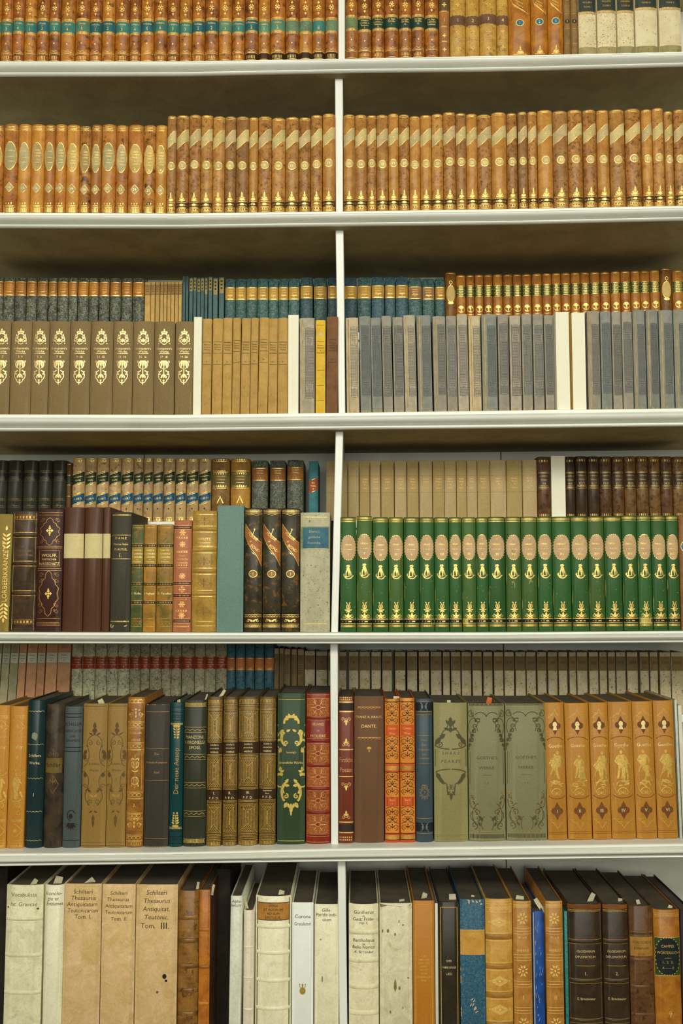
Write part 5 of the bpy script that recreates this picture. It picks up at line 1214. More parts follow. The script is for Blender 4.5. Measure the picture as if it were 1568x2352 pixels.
def d_blk_scroll(B, i):
    D = B.ink; B.inkm = BLK; w = B.wp; hw = w*.43
    for a, b in ((182, 322), (22, 160)):
        B.strip(a, b, ORY, 'tooled_panel', f=.93)
    for (a, b) in ((244, 270), (82, 104)): B.strip(a, b, ORR, 'title_label', f=.86, off=.0003)
    for (a, b, q) in ((272, 320, 1), (190, 240, -1), (108, 158, 1), (26, 78, -1)):
        n = 3; st = (b-a)/n
        for k in range(n):
            c = a+st*(k+.5)
            for s in (-1, 1): D.spiral(s*hw*.52, c, 7.2, 1.4, 90*(1 if (k % 2) else -1), s, 1.3); D.arc(0, c+st*.4, s*hw*.95, 5, 0, 80, 1.1); D.leaf(0, c, 90-s*60, 6, 1.8)
            D.dia(0, c, 1.6, 3); D.leaf(0, c+3, 90, 6, 2)
    for v in (335, 323, 181, 161, 20, 6): D.h(v, 1.3, .97)
    for v in (329, 170, 12): B.strip(v-5, v+5, mat('gold', (206, 150, 62), (180, 124, 46)), 'gilt_band')
    D.line([(-hw*.8, 84), (-hw*.8, 102), (hw*.8, 102), (hw*.8, 84)], .8, True)
    B.txtm = mat('gold', (250, 180, 80), (230, 150, 60)); B.txt.text('Genau', 0, 262, 8.5, w*.62, .01); B.txt.text('Wor', 0, 250, 8.5, w*.6, .01); B.txt.text('Band', 0, 97, 7, w*.5, .01); B.txt.text('12'[i], 0, 88.5, 8)
run('orange_scroll_book', 'bright orange book with black scrollwork', 'fifth shelf', [(884,918.3),(919,954.4)], [1605,1603], 5, design=d_blk_scroll, cover=ORR, depth=.19, bulge=.11)
def d_7(B):
    D = B.gold; B.goldm = mat('gold', (170, 136, 84), (130, 104, 66)); bk = mat('leather', (28, 34, 38), (22, 28, 32))
    for v in (311, 34): 
        B.strip(v-10, v+10, bk, 'spine_band')
        for s in (-1, 1):
            for k in range(4): B.orn.leaf(s*2, v, 90-s*(30+38*k), 14, 3)
    B.ornm = mat('gold', (110, 122, 120), (84, 98, 100))
    for v in (323, 244, 180): D.h(v, 1, .8)
    for v in (300, 292, 54, 20): D.h(v, 1.4, .96)
    B.strip(290, 299, mat('leather', (74, 84, 74), (64, 74, 66)), 'spine_band', off=.0001); 
    for k, t in enumerate(('Goethe:', 'Der', 'Endpredem', 'vom', 'Catehetan')): B.txt.text(t, 0, 234-[0, 11, 22, 33, 42][k], [5, 8, 7, 6, 6][k], 26, .02)
    B.txtm = mat('gold', (170, 146, 92), (140, 116, 72)); D.ring(0, 113, 10, 12, 1); D.ring(0, 113, 7, 9, .8); D.dash(128, 131, 3, .3); B.txt.text('7', 0, 113, 10)
    for k in range(12): D.ell(12.5*math.cos(k*PI/6), 113+15*math.sin(k*PI/6), 1.2, 1.2, 6)
solo('blue_book', 'slate blue book with black leaf bands beside orange scroll books, fifth shelf', 955.5, 995.5, 1605, 5, design=d_7, cover=mat('cloth', (68, 84, 90), (54, 68, 76), rough=.45), depth=.19, bulge=.14)
OLV = mat('cloth', (156, 142, 100), (134, 122, 84), rough=.55, var=.02)
OLV2 = mat('cloth', (142, 132, 102), (118, 112, 86), rough=.55, var=.03)
OD = mat('ink', (84, 76, 46), (70, 64, 42), rough=.5)
def d_shk(B):
    D = B.ink; B.inkm = OD; B.goldm = mat('gold', (150, 130, 74), (120, 104, 56))
    for v in (324, 320, 15, 11, 6): B.gold.h(v, 1, .96)
    D.k = 1.5
    for s in (-1, 1):
        D.line([(s*36, 218), (s*34, 232), (s*24, 240), (s*18, 252), (s*8, 262), (0, 284)], 2, False, 1); D.leaf(s*34, 222, 90+s*30, 18, 7); D.leaf(s*26, 236, 90+s*50, 14, 7); D.spiral(s*24, 222, 6, 1.2, 90, s, 1.6)
        D.arc(0, 222, s*35, 10, -10, -85, 1.6); D.leaf(s*2, 268, 90-s*40, 12, 5); D.leaf(s*2, 256, 90-s*70, 12, 4)
        D.line([(s*36, 212), (s*36, 172)], 1); D.arc(0, 156, s*36, 10, 10, 88, 1.6); D.leaf(s*34, 158, 90+s*150, 20, 7); D.leaf(s*28, 146, 90+s*140, 16, 6); D.line([(s*32, 150), (s*22, 138), (s*10, 132), (s*8, 112), (0, 104)], 1.8)
        D.spiral(s*4, 124, 6, 1.3, 90, s, 1); D.leaf(s*3, 116, -90+s*30, 10, 3)
    for v in (272, 262, 250): D.leaf(0, v, 90, 12, 6)
    D.leaf(0, 112, -90, 14, 5); D.text('S H A K S', 0, 203, 10, 50, .01, shear=.2); D.text("P E A R E'S", 0, 184, 10, 58, .01, shear=.2)
solo('olive_book', 'thick olive cloth book with dark lozenge-shaped leaf ornament, fifth shelf', 997.5, 1076, 1614, 5, design=d_shk, cover=OLV, depth=.19, bulge=.05)
def d_goe(B, i):
    D = B.ink; B.inkm = OD; G = B.gold; B.goldm = mat('gold', (166, 142, 82), (130, 110, 62)); w = B.wp; k_ = w/84.0
    for v in (326, 322, 308, 22, 18, 5): G.h(v, 1, .96)
    D.dash(311, 319, 3, .94, .6); D.dash(7, 16, 3, .94, .6); D.k = 1.35; G.k = 1.3
    for s in (-1, 1):
        D.spiral(s*34*k_, 292, 9, 1.3, 90, -s, 1.4); D.arc(s*20*k_, 300, s*-15, 20, 180, 280, 1.2); D.arc(s*10*k_, 262, s*12*k_, 16, 60, -40, 1.2); D.leaf(s*14*k_, 282, 90-s*120, 14, 6)
        for q in range(5): D.spiral(s*(26+3*q)*k_, 264-11*q, 6-.4*q, 1.2, 90 if q % 2 else -90, s, 1.6); D.leaf(s*(28+3*q)*k_, 258-11*q, -90+s*30, 10, 4)
        D.line([(s*38*k_, 205), (s*39*k_, 130)], .8)
        for q in range(6): G.spiral(s*(38-3*q)*k_, 110-12*q, 6, 1.2, -90 if q % 2 else 90, s, 1.4); D.leaf(s*(36-3*q)*k_, 104-12*q, -90-s*30, 10, 4)
        D.arc(s*18*k_, 60, s*16*k_, 26, 80, -70, 1.2); D.spiral(s*30*k_, 36, 9, 1.2, -90, -s, 1.4); D.arc(s*6, 40, s*8, 16, 90, -60, 1)
        G.leaf(s*16*k_, 276, 90-s*60, 8, 3)
    for s in (-1, 1):
        D.arc(s*30*k_, 262, s*11, 20, -60, 120, 1.1); D.arc(s*34*k_, 222, s*-9, 14, 60, 230, 1.1); D.arc(s*14*k_, 284, s*14*k_, 12, 30, 170, 1.4); D.spiral(s*20*k_, 276, 7, 1.3, 0, s, 1.3)
        D.arc(s*30*k_, 92, s*10, 18, -110, 80, 1.1); D.arc(s*26*k_, 58, s*12, 14, -160, 40, 1.1); D.spiral(s*22*k_, 66, 7, 1.3, 0, s, 1.2); D.leaf(s*10*k_, 46, 90-s*40, 14, 5)
    D.text("GOETHE'S", 0, 191, 9.5, 62*k_, .01, sx=1.15); D.text('WERKE.', 0, 168, 9.5, 52*k_, .01, shear=.2, sx=1.15); D.rect(-12, 12, 151, 151.7); D.text('1. 2.' if i == 0 else '3. 4.', 0, 133, 6, 20, .02)
run('grey_olive_book', 'thick grey-olive book framed by scrolling ornament', 'fifth shelf', [(1077.5,1162.5),(1164,1258)], [1616,1616], 5, design=d_goe, cover=OLV2, depth=.19, bulge=.05)
OGO = mat('cloth', (196, 136, 60), (170, 110, 44), rough=.5, var=.03)
DKO = mat('leather', (120, 72, 32), (100, 58, 26), rough=.5, var=.02)
def quatre(B, c, r=12):
    for (a, b) in ((-.62, 0), (.62, 0)): B.oval(c, r*.62, DKO, ru=r*.62, cu=a*r*1.05, name='quatrefoil_panel', off=.00015) if False else B.ink.ell(a*r*1.0, c, r*.55, r*.62, 12)
    B.ink.ell(0, c+r*.45, r*.62, r*.6, 12); B.ink.ell(0, c-r*.45, r*.62, r*.6, 12); B.ink.dia(0, c, r*.9, r*1.75)
def d_go6(B, i):
    B.inkm = DKO; D = B.gold; w = B.wp; B.goldm = mat('gold', (222, 186, 96), (190, 150, 66), rough=.45); hw = w*.42
    cx_ = 2
    quatre(B, 262, 12); quatre(B, 66, 12)
    B.txt.ell(0, 265, 5.2, 6.4, 14); B.txt.poly([(-3, 260), (3, 260), (5.5, 252), (-5.5, 252)])
    for s in (-1, 1):
        D.line([(s*hw, 280), (s*hw, 240)], .7); D.line([(s*hw, 242), (s*hw*.4, 242)], .7); D.line([(s*hw, 280), (s*hw*.4, 280)], .7)
        D.line([(0, 300), (s*4, 290), (s*hw*.8, 282)], .9); D.spiral(s*7, 288, 3.6, 1.2, 0, s, .8); D.spiral(s*(hw-4), 270, 3.4, 1.2, 90, s, .7); D.spiral(s*(hw-4), 250, 3.4, 1.2, -90, s, .7)
        D.line([(s*hw, 88), (s*hw, 46)], .7); D.line([(0, 26), (s*5, 34), (s*hw*.8, 44)], .9); D.spiral(s*7, 38, 3.6, 1.2, 0, s, .8); D.line([(s*hw, 46), (s*hw*.5, 46)], .7)
        D.line([(s*hw, 228), (s*hw, 100)], .5)
    B.ink.arc(0, 224, w*.46, 12, 20, 160, 1.4); B.ink.arc(0, 106, w*.46, 12, 200, 340, 1.4)
    for v in (318, 322, 14, 18): B.ink.h(v, .7)
    B.txt.text('Goethe', 0, 216, 11, w*.72, .03); B.txtm = GOLDP
    # little figure group, different on each volume
    F = B.gold
    rnd = random.Random(i+3)
    def figure(u, v, hgt, lean=0, skirt=False):
        h_ = hgt; t = lambda x, y: (u+x*h_*.01+lean*y*.01*h_, v+y*h_*.01)
        F.ell(*t(0, 93), h_*.055, h_*.07, 8); F.poly([t(-11, 84), t(11, 84), t(14, 60), t(9, 46), t(-9, 46), t(-14, 62)])
        if skirt: F.poly([t(-9, 50), t(9, 50), t(17, 20), t(22, 0), t(-24, 0), t(-16, 22)])
        else: F.poly([t(-9, 50), t(1, 50), t(-2, 22), t(-6, 0), t(-13, 0), t(-10, 24)]); F.poly([t(0, 50), t(10, 50), t(13, 24), t(9, 0), t(2, 0), t(4, 24)])
        F.line([t(-11, 80), t(-20, 62), t(-8, 50)], h_*.06); F.line([t(11, 80), t(22, 66), t(24, 52)], h_*.06)
    cfg = [[(-5, 0, 60, .05, True), (7, 4, 62, -.05, True)], [(-3, 4, 52, .1, False), (9, -2, 40, 0, True)], [(-8, -4, 54, .1, True), (9, 0, 64, -.08, False)],
           [(-5, 0, 66, .05, False), (9, -4, 56, -.1, False)], [(-6, 4, 62, .05, True), (8, -6, 44, -.15, True)], [(0, 0, 66, .02, True), (9, 2, 52, 0, False)]][i]
    for (u, v, h_, l, sk) in cfg: figure(u, 138+v, h_, l, sk)
    if i == 3: F.arc(-2, 203, 9, 8, 0, 150, 1.2)
    for k in range(7): F.leaf(rnd.uniform(-hw*.8, hw*.5), 122+rnd.uniform(0, 14), rnd.uniform(-30, 30), 12, 3.4)
    F.poly([(-hw*.7, 122), (hw*.7, 122), (hw*.5, 132), (0, 136), (-hw*.6, 131)])
    F.arc(0, 106, 12, 12, 10, 170, 2.2); F.spiral(-7, 106, 5, 1.3, 90, -1, 1.4); F.spiral(7, 106, 5, 1.3, 90, 1, 1.4); F.leaf(0, 102, 90, 9, 3)
    for s in (-1, 1): F.arc(0, 130, s*hw*.92, 30, -70, 0, .9)
    B.txt.text(['I', 'II', 'III', 'IV', 'V.', 'VI'][i], 0, 66, 11, 19, .03)
run('orange_gilt_book', 'golden orange book with gilt figures and numeral', 'fifth shelf', [(1259.5,1304),(1306,1361.5),(1363,1406),(1407,1462.5),(1463.5,1511),(1512.5,1559)], [1613.5,1614.5,1613.5,1612,1611,1609], 5,
    design=d_go6, cover=OGO, depth=.19, bulge=.08, lean=[-.012, -.012, -.012, -.012, -.014, -.014])
solo('white_booklet', 'pale paper-covered booklet leaning at the right edge, fifth shelf', 1561.5, 1567.5, 1607, 5, cover=mat('paper', (190, 196, 180), (160, 170, 156)), depth=.2, bulge=.02, lean=-.014)
solo('white_booklet', 'thin cream booklet, last at the right edge, fifth shelf', 1569, 1578, 1620, 5, cover=mat('paper', (222, 216, 196), (200, 196, 176)), depth=.2, bulge=.02, lean=-.014)

# ================================================================ ROW 6 (bottom): x measured at y 2352
VEL = [mat('vellum', (234, 230, 190), (208, 205, 160), (172, 168, 134), rough=.5, var=.02), mat('vellum', (240, 237, 204), (232, 229, 192), rough=.5, var=.02),
       mat('vellum', (222, 188, 138), (206, 168, 116), (234, 212, 168), rough=.6, var=.02), mat('vellum', (242, 236, 200), (230, 222, 182), (206, 194, 156), rough=.45, var=.02)]
def wr6(B, lines, size=13, top=12, step=17, m=INKB, shear=.12, dx=0, bold=.0):
    B.txtm = m
    for k, t in enumerate(lines): B.txt.text(t, dx+random.uniform(-2, 2), B.hp-top-step*k, size, B.wp*.82, bold, shear=shear)
def d6a(B):
    wr6(B, ['Vocabulista', 'lat. Graecae'], 13, 22, 22, mat('ink', (110, 100, 70), (140, 130, 96)))
    for v in (78, 162, 248): B.band(B.hp-v, 9, VEL[0], .0022)
    B.orn.ell(32, B.hp-55, 3, 2.4); B.orn.ell(34, B.hp-77, 3, 2); B.orn.ell(-38, B.hp-52, 2, 2.4); B.ornm = mat('ink', (110, 84, 60), (90, 66, 46))
S6 = lambda n, l, a, b, t, **k: solo(n, l, a, b, t, 6, yref=2352, **k)
S6('vellum_book', 'thick pale green-white vellum book with raised bands, first on the left, bottom shelf', 5, 91, 2033, design=d6a, cover=VEL[0], depth=.24, bulge=.06)
S6('vellum_book', 'narrow smooth cream vellum book with handwriting at top, bottom shelf', 94, 139.5, 2033, design=lambda B: wr6(B, ['Iconolo-', 'gie et', 'Emblemes'], 12, 19, 12, mat('ink', (120, 84, 36), (90, 60, 26)), bold=.01), cover=VEL[1], depth=.24, bulge=.14)
INKF = mat('ink', (78, 60, 42), (104, 80, 56))
S6('vellum_book', 'thick tan vellum folio, first of three with brown ink titles, bottom shelf', 141, 227.5, 2030, design=lambda B: wr6(B, ['Schilteri', 'Thesaurus', 'Antiquitatum', 'Teutonicarum', 'Tom. I.'], 14, 18, 14.5, INKF), cover=VEL[2], depth=.26, bulge=.015)
S6('vellum_book', 'tan vellum folio, middle of three with brown ink titles, bottom shelf', 228.5, 306.5, 2031, design=lambda B: wr6(B, ['Schilteri', 'Thesaurus', 'Antiquitatum', 'Teutonicarum', 'Tom. II.'], 12.5, 20, 15, INKF), cover=VEL[2], depth=.26, bulge=.015)
def d6e(B):
    wr6(B, ['Schilteri', 'Thesaurus', 'Antiquitat.', 'Teutonic.'], 15, 18, 19, INKF); B.txt.text('Tom.', -20, B.hp-95, 17, 34, .0); B.orn.text('III.', 20, B.hp-95, 22, 30, .04); B.ornm = INKB
    B.orn.ell(20, B.hp-212, 5, 6, 9); B.orn.ell(24, B.hp-222, 3, 3); B.ink.ell(4, B.hp-248, 3, 3); B.inkm = INKG
S6('vellum_book', 'widest tan vellum folio with bold black Roman three, bottom shelf', 307.5, 404.5, 2032, design=d6e, cover=VEL[2], depth=.26, bulge=.015)
BR6 = mat('leather', (156, 108, 56), (112, 72, 36), (74, 48, 28), rough=.35, amt=.4)
def d6f(B):
    for v in (62, 116, 174, 230, 284): B.band(B.hp-v, 11, BR6, .0026)
    B.goldm = mat('gold', (190, 140, 70), (140, 100, 48)); B.txtm = B.goldm
    B.txt.text('HYPO-', 0, B.hp-86, 8, 32, .01); B.txt.text('EMBLEM', 0, B.hp-98, 8, 32, .01)
    for c in (30, 145, 202, 257, 312):
        scrollwork(B.gold, -17, 17, B.hp-c-14, B.hp-c+14, 3, 2, .7)
S6('brown_leather_book', 'worn brown leather book with faded gilt between raised bands, bottom shelf', 405.5, 453, 2046, design=d6f, cover=BR6, depth=.25, bulge=.12)
ORL = mat('leather', (192, 116, 48), (152, 86, 32), rough=.4)
S6('orange_leather_book', 'narrow orange-brown leather book with plain raised bands, beside a dark gap, bottom shelf', 454, 480, 2044, design=lambda B: [B.band(B.hp-v, 8, ORL, .002) for v in (92, 178, 262)] and None, cover=ORL, boards=mat('leather', (84, 48, 28), (58, 32, 20), rough=.6), depth=.25, bulge=.04)
DKS = mat('leather', (46, 36, 26), (32, 26, 20), rough=.8)
S6('dark_book', 'added dark volume standing in for the shade in the gap beside the orange-brown book, bottom shelf', 494, 526, 1996, cover=DKS, plane=.13, depth=.19, bulge=.05)  # added filler: its near-black cover stands in for deep shade between the books
S6('dark_book', 'dark book set back at the left frame edge, bottom shelf', -22, 8, 1996, cover=DKS, plane=.13, depth=.19, bulge=.05)
S6('vellum_book', 'thin greenish-white vellum book, taller of two beside the dark gap, bottom shelf', 524.5, 552, 2058, design=lambda B: wr6(B, ['Alpha-', 'betum'], 10, 12, 9, INKB), cover=mat('vellum', (228, 228, 208), (212, 212, 188), (190, 190, 162), var=.02), depth=.24, bulge=.08, lean=.008)
def d6h(B):
    for v in (85, 156, 228): B.band(B.hp-v, 4, VEL[3], .0012)
S6('vellum_book', 'thin cream vellum book with faint bands, shorter than its neighbours, bottom shelf', 557, 581.5, 2091, design=d6h, cover=mat('vellum', (234, 224, 200), (224, 212, 184), var=.02), depth=.2, bulge=.16)
def d6i(B):
    B.strip(B.hp-56, B.hp-14, mat('leather', (190, 132, 66), (156, 104, 48)), f=.93); B.inkm = INKB
    hw = B.wp*.45; B.ink.line([(-hw, B.hp-55), (hw, B.hp-55), (hw, B.hp-15), (-hw, B.hp-15)], 1.8, True); B.txtm = INKB
    for k, t in enumerate(('VOSSII', 'ET ALIORUM', 'AD EUM', 'EPISTOLÆ.')): B.txt.text(t, 0, B.hp-22-9*k, 8, 64, .01)
    for v in (70, 130, 194, 258): B.band(B.hp-v, 9, VEL[3], .0022)
S6('vellum_book', 'thick cream vellum book with brown title label and raised bands, bottom shelf', 584, 667.5, 2059, design=d6i, cover=VEL[3], depth=.26, bulge=.12)
def d6j(B):
    B.txtm = INK; B.txt.text('Corona', 0, B.hp-32, 12.5, 37, .0); B.txt.text('Gratulatori', 0, B.hp-49, 11, 39, .03)
    D = B.gold; B.goldm = mat('gold', (190, 168, 70), (160, 136, 50)); c = B.hp-200
    D.ell(0, c-4, 6.5, 8, 12); D.ring(0, c-4, 6.5, 8, 1)
    for s in (-1, 1): D.line([(s*3, c+2), (s*7, c+6), (s*6, c+10)], 1.6); D.ell(s*6.5, c+11, 1.6, 1.6, 6)
    D.leaf(0, c+4, 90, 8, 4); D.ell(0, c+11, 1.8, 1.8, 6)
S6('white_book', 'clean bright white book with printed title and small gilt crest, bottom shelf', 669, 719.5, 2073, design=d6j, cover=mat('paper', (236, 238, 226), (230, 232, 220), rough=.6, var=.01), depth=.24, bulge=.02)
def d6k(B):
    wr6(B, ['Gille', 'Paridis indi-', 'cium'], 11, 13, 11, INK)
    B.orn.ell(-14, B.hp-82, 2, 2); B.orn.leaf(-10, B.hp-182, 90, 18, 4); B.ornm = mat('ink', (176, 168, 130), (150, 140, 108))
S6('vellum_book', 'cream vellum book with ink title standing against the divider, bottom shelf', 721, 778, 2077, design=d6k, cover=mat('vellum', (236, 230, 194), (224, 217, 176), (202, 195, 164), var=.02), depth=.24, bulge=.03)
VG = mat('vellum', (240, 232, 194), (222, 212, 168), (192, 180, 142), var=.02)
def d6l(B):
    B.txtm = INKB
    for k, t in enumerate(('Güntherus', 'de', 'Gest. Fride-', 'rici. I.')): B.txt.text(t, 0, B.hp-18-[0, 9, 16, 25][k], [11, 6, 11, 9][k], 50, .01, shear=.1)
    for k, t in enumerate(('Bartholinus', 'de', 'Bello Norico', 'A. ferrander')): B.txt.text(t, 0, B.hp-83-[0, 9, 16, 27][k], [11, 7, 11, 9][k], 52, .01, shear=.1)
    for v in (64, 129, 190, 250, 312): B.band(B.hp-v, 12, VG, .0026)
S6('vellum_book', 'cream vellum book with two blackletter ink titles, first right of the divider, bottom shelf', 800.5, 870.5, 2077, design=d6l, cover=VG, depth=.25, bulge=.10)
def d6m(B):
    B.ornm = mat('ink', (120, 100, 60), (150, 130, 84)); r = random.Random(5)
    for k in range(9): B.orn.ell(r.uniform(-32, 32), B.hp-r.uniform(10, 260), r.uniform(1.2, 3), r.uniform(1.5, 5), 8)
    B.orn.leaf(-2, B.hp-205, 90, 32, 7); B.orn.poly([(-38, B.hp-1), (36, B.hp-1), (34, B.hp-5), (10, B.hp-8), (-20, B.hp-5), (-36, B.hp-10)])
S6('vellum_book', 'thick stained greenish vellum book without a title, bottom shelf', 871.5, 948, 2075, design=d6m, cover=mat('vellum', (226, 218, 182), (202, 196, 156), (160, 146, 104), var=.02), depth=.25, bulge=.025)
def d6n(B):
    D = B.gold; B.goldm = mat('gold', (236, 190, 90), (206, 156, 60)); hw = B.wp*.38
    D.line([(-hw, 5), (-hw, B.hp-8), (hw, B.hp-8), (hw, 5)], 1.6); 
    for k, t in enumerate(('DAS', 'NIBELUN-', 'GEN-LIED', 'UEBER-', 'SETZT', 'VON', 'MARBACH', '1840.')): B.txt.text(t, 0, B.hp-128-8*k, 6.6, 33, .02)
    B.txtm = B.goldm
S6('ochre_book', 'ochre orange cloth book with gilt border and small capitals, bottom shelf', 949, 999, 2069, design=d6n, cover=mat('cloth', (196, 128, 46), (176, 108, 34), rough=.5, var=.02), depth=.25, bulge=.03)
S6('white_booklet', 'very thin white volume between ochre and black books, bottom shelf', 999.8, 1007.5, 2075, cover=mat('paper', (216, 212, 192), (204, 200, 180), var=.02), depth=.24, bulge=.05)
def d6o(B):
    D = B.gold; B.goldm = mat('gold', (206, 164, 70), (170, 130, 50)); hw = B.wp*.40
    D.line([(-hw, 5), (-hw, B.hp-12), (hw, B.hp-12), (hw, 5)], 1.8)
    for k, t in enumerate(('DER', 'NIBELUNGE', 'LIED.')): B.txt.text(t, 0, B.hp-136-15*k, 7, 31, .03)
    B.txtm = GOLDP
S6('black_book', 'black book with thin gilt border and small gilt title, bottom shelf', 1008.3, 1057, 2072, design=d6o, cover=mat('leather', (52, 44, 32), (40, 34, 26), rough=.4, var=.02), depth=.25, bulge=.04)
def d6p(B):
    B.strip(B.hp-128, B.hp-70, mat('leather', (208, 154, 82), (190, 134, 62))); B.goldm = GOLDD
    B.gold.dash(B.hp-76, B.hp-74, 2.4, .9, .5); B.gold.dash(B.hp-124, B.hp-122, 2.4, .9, .5); B.gold.text('Ulfila', 0, B.hp-90, 8, 30)
    B.ornm = mat('paper', (216, 182, 150), (196, 160, 128)); r = random.Random(2)
    for k in range(7): B.orn.leaf(r.uniform(-24, 20), B.hp-r.uniform(0, 12), r.uniform(0, 180), r.uniform(6, 14), 3.4)
    for k in range(8): B.orn.leaf(r.uniform(-10, 4), B.hp-r.uniform(232, 262), r.uniform(20, 60), 10, 2)
    for k in range(6): B.orn.leaf(-28, B.hp-r.uniform(100, 290), 90, 12, 1.4)
S6('blue_book', 'scuffed blue marbled paper book with tan title band, bottom shelf', 1057.8, 1116, 2066, design=d6p, cover=mat('marble', (36, 88, 114), (26, 70, 96), (118, 150, 140), rough=.6, amt=.35, scale=3.0, var=.02), depth=.24, bulge=.03)
TG = mat('leather', (214, 160, 86), (188, 130, 58), rough=.4, var=.03)
TGD = mat('leather', (170, 118, 54), (140, 92, 40), rough=.4)
def d6q(B):
    D = B.gold; B.goldm = mat('gold', (255, 226, 130), (240, 196, 96)); D.k = 1.3; w = B.wp
    for v in (88, 156, 222, 290): B.band(B.hp-v, 12, TGD, .002); D.h(B.hp-v+9, 1.4, .97); D.h(B.hp-v-9, 1.4, .97); D.dash(B.hp-v-2, B.hp-v+2, 6, .8, .6)
    for v in (6, 12, 20, 30): D.h(B.hp-v, 1, .96)
    D.zig(B.hp-26, 4, 4, 1, .7)
    for c in (54, 190, 255):
        for k in range(5): D.dia(0, B.hp-c, 22-4.4*k, 11-2*k) if k == 4 else D.line([(-22+4*k, B.hp-c), (0, B.hp-c+11-2*k), (22-4*k, B.hp-c), (0, B.hp-c-11+2*k)], .9, True)
        for s in (-1, 1): D.spiral(s*14, B.hp-c, 4, 1.2, 90, s, 1); D.ell(s*24, B.hp-c, 2, 2, 6)
    for k, t in enumerate(('DAS', 'FRANCO', 'OR', 'ALTEN')): B.txt.text(t, 0, B.hp-110-9*k, 7, 40, .01)
    B.txtm = mat('gold', (230, 176, 100), (206, 150, 78))
S6('tan_gilt_book', 'golden tan gilt book with lozenge ornaments and dark bands, bottom shelf', 1117, 1180, 2065, design=d6q, cover=TG, depth=.25, bulge=.08)
TW = mat('leather', (192, 134, 70), (160, 102, 46), rough=.42, var=.03)
def d6r(B, i):
    D = B.gold; B.goldm = mat('gold', (255, 224, 130), (240, 194, 96)); D.k = 1.2; B.txtm = B.goldm; h = B.hp
    for v in (2, 8, 14, 63, 70, 76, 124, 131, 137, 185, 192, 198, 245, 252, 258): D.h(h-v, 1.1, .95)
    D.dash(h-12, h-9, 3, .9, .5)
    for c in (40, 161, 282):
        for k in range(8): D.leaf(4.5*math.cos(k*PI/4+.39), h-c+5.5*math.sin(k*PI/4+.39), math.degrees(k*PI/4+.39), 8, 3)
        D.ell(0, h-c, 2.4, 2.8, 8); D.line([(-7, h-c+13), (0, h-c+10), (7, h-c+13)], 1); D.line([(-7, h-c-13), (0, h-c-10), (7, h-c-13)], 1)
    B.txt.text('W. v. E.', 0, h-84, 7, B.wp*.6, .01); B.txt.text('WERKE', 0, h-114, 9, B.wp*.7, .02); B.txt.text('I' if i == 0 else 'II', 0, h-222, 14, None, .03)
for i, (a, b, lb) in enumerate(((1181,1224.5,'tan gilt book with florets and Roman numeral one, left of a blue booklet, bottom shelf'), (1256.5,1297,'tan gilt book with florets and Roman numeral two, right of a blue booklet, bottom shelf'))):
    B = Book('tan_gilt_book', lb, 'pair of tan gilt volumes, bottom shelf', 6, False, a, b, 2070, yref=2352, cover=TW, depth=.25, bulge=.08); d6r(B, i); B.done()
def d6s(B):
    B.ornm = mat('paper', (120, 160, 200), (190, 190, 190)); r = random.Random(8)
    for k in range(26): B.orn.leaf(r.uniform(-8, 8), B.hp-r.uniform(5, 290), r.uniform(70, 110), r.uniform(4, 16), .9)
    B.patch('worn_joint', SLIP, -B.wp*.46, -B.wp*.38, lambda u: 0, lambda u: B.hp-3)
S6('blue_booklet', 'narrow bright blue worn booklet between two tan gilt books, bottom shelf', 1226, 1252.5, 2093, design=d6s, cover=mat('paper', (22, 74, 150), (26, 50, 100), rough=.5), depth=.2, bulge=.10)
S6('turquoise_booklet', 'very thin turquoise marbled booklet beside a dark thick book, bottom shelf', 1299.5, 1307, 2093, cover=mat('marble', (50, 140, 132), (40, 116, 116), (24, 60, 70), rough=.5, amt=.6, scale=3), depth=.2, bulge=.03)
DK6 = mat('leather', (66, 48, 32), (44, 32, 24), rough=.42, var=.03)
def d6t(B, i):
    D = B.gold; B.goldm = mat('gold', (206, 166, 80), (160, 122, 56)); h = B.hp
    B.strip(h-12, h-2, mat('leather', (136, 80, 32), (110, 62, 26)), 'head_band')
    D.h(h-15, 1.8, .96); D.dash(h-19, h-17, 2.4, .95, .6)
    for v in (88, 179, 270): B.band(h-v, 8, DK6, .0012); D.h(h-v+5, .9, .96); D.dash(h-v-2, h-v+2, 2.8, .95, .5); D.h(h-v-5, .9, .96)
    B.txtm = GOLDP; B.txt.text('GLOSSARIUM', 0, h-110, 7.5, 42, .03); B.txt.text('DIPLOMATICUM.', 0, h-123, 7.5, 48, .03); D.rect(-21, 21, h-144, h-143); B.txt.text('1.' if i == 0 else '2.', 0, h-161, 11, None, .02); B.txt.text('E. Brinckmeier', 0, h-219, 8, 42, .03)
B0 = [('thicker dark brown book with gilt number one, beside thin turquoise booklet, bottom shelf', 1307.8, 1388.5), ('dark brown book with gilt number two, right of its thicker twin, bottom shelf', 1389.5, 1449)]
for i, (lb, a, b) in enumerate(B0):
    B = Book('dark_brown_book', lb, 'pair of dark brown gilt volumes, bottom shelf', 6, False, a, b, 2076, yref=2352, cover=DK6, depth=.25, bulge=.10); d6t(B, i); B.done()
BW = mat('leather', (120, 80, 48), (84, 54, 34), (56, 36, 24), rough=.4, amt=.4)
def d6u(B):
    for v in (62, 124, 186, 250): B.band(B.hp-v, 8, BW, .002)
    B.strip(B.hp-116, B.hp-72, mat('leather', (176, 126, 60), (150, 104, 46)), f=.95); B.txtm = INK
    for k, t in enumerate(('VON SCHEYB', 'EHRENSPI-', 'EGEL')): B.txt.text(t, 0, B.hp-84-14*k, 8, 44, .01)
S6('brown_leather_book', 'worn brown leather book with tan title label, second from right, bottom shelf', 1450.5, 1505.5, 2081, design=d6u, cover=BW, depth=.25, bulge=.08)
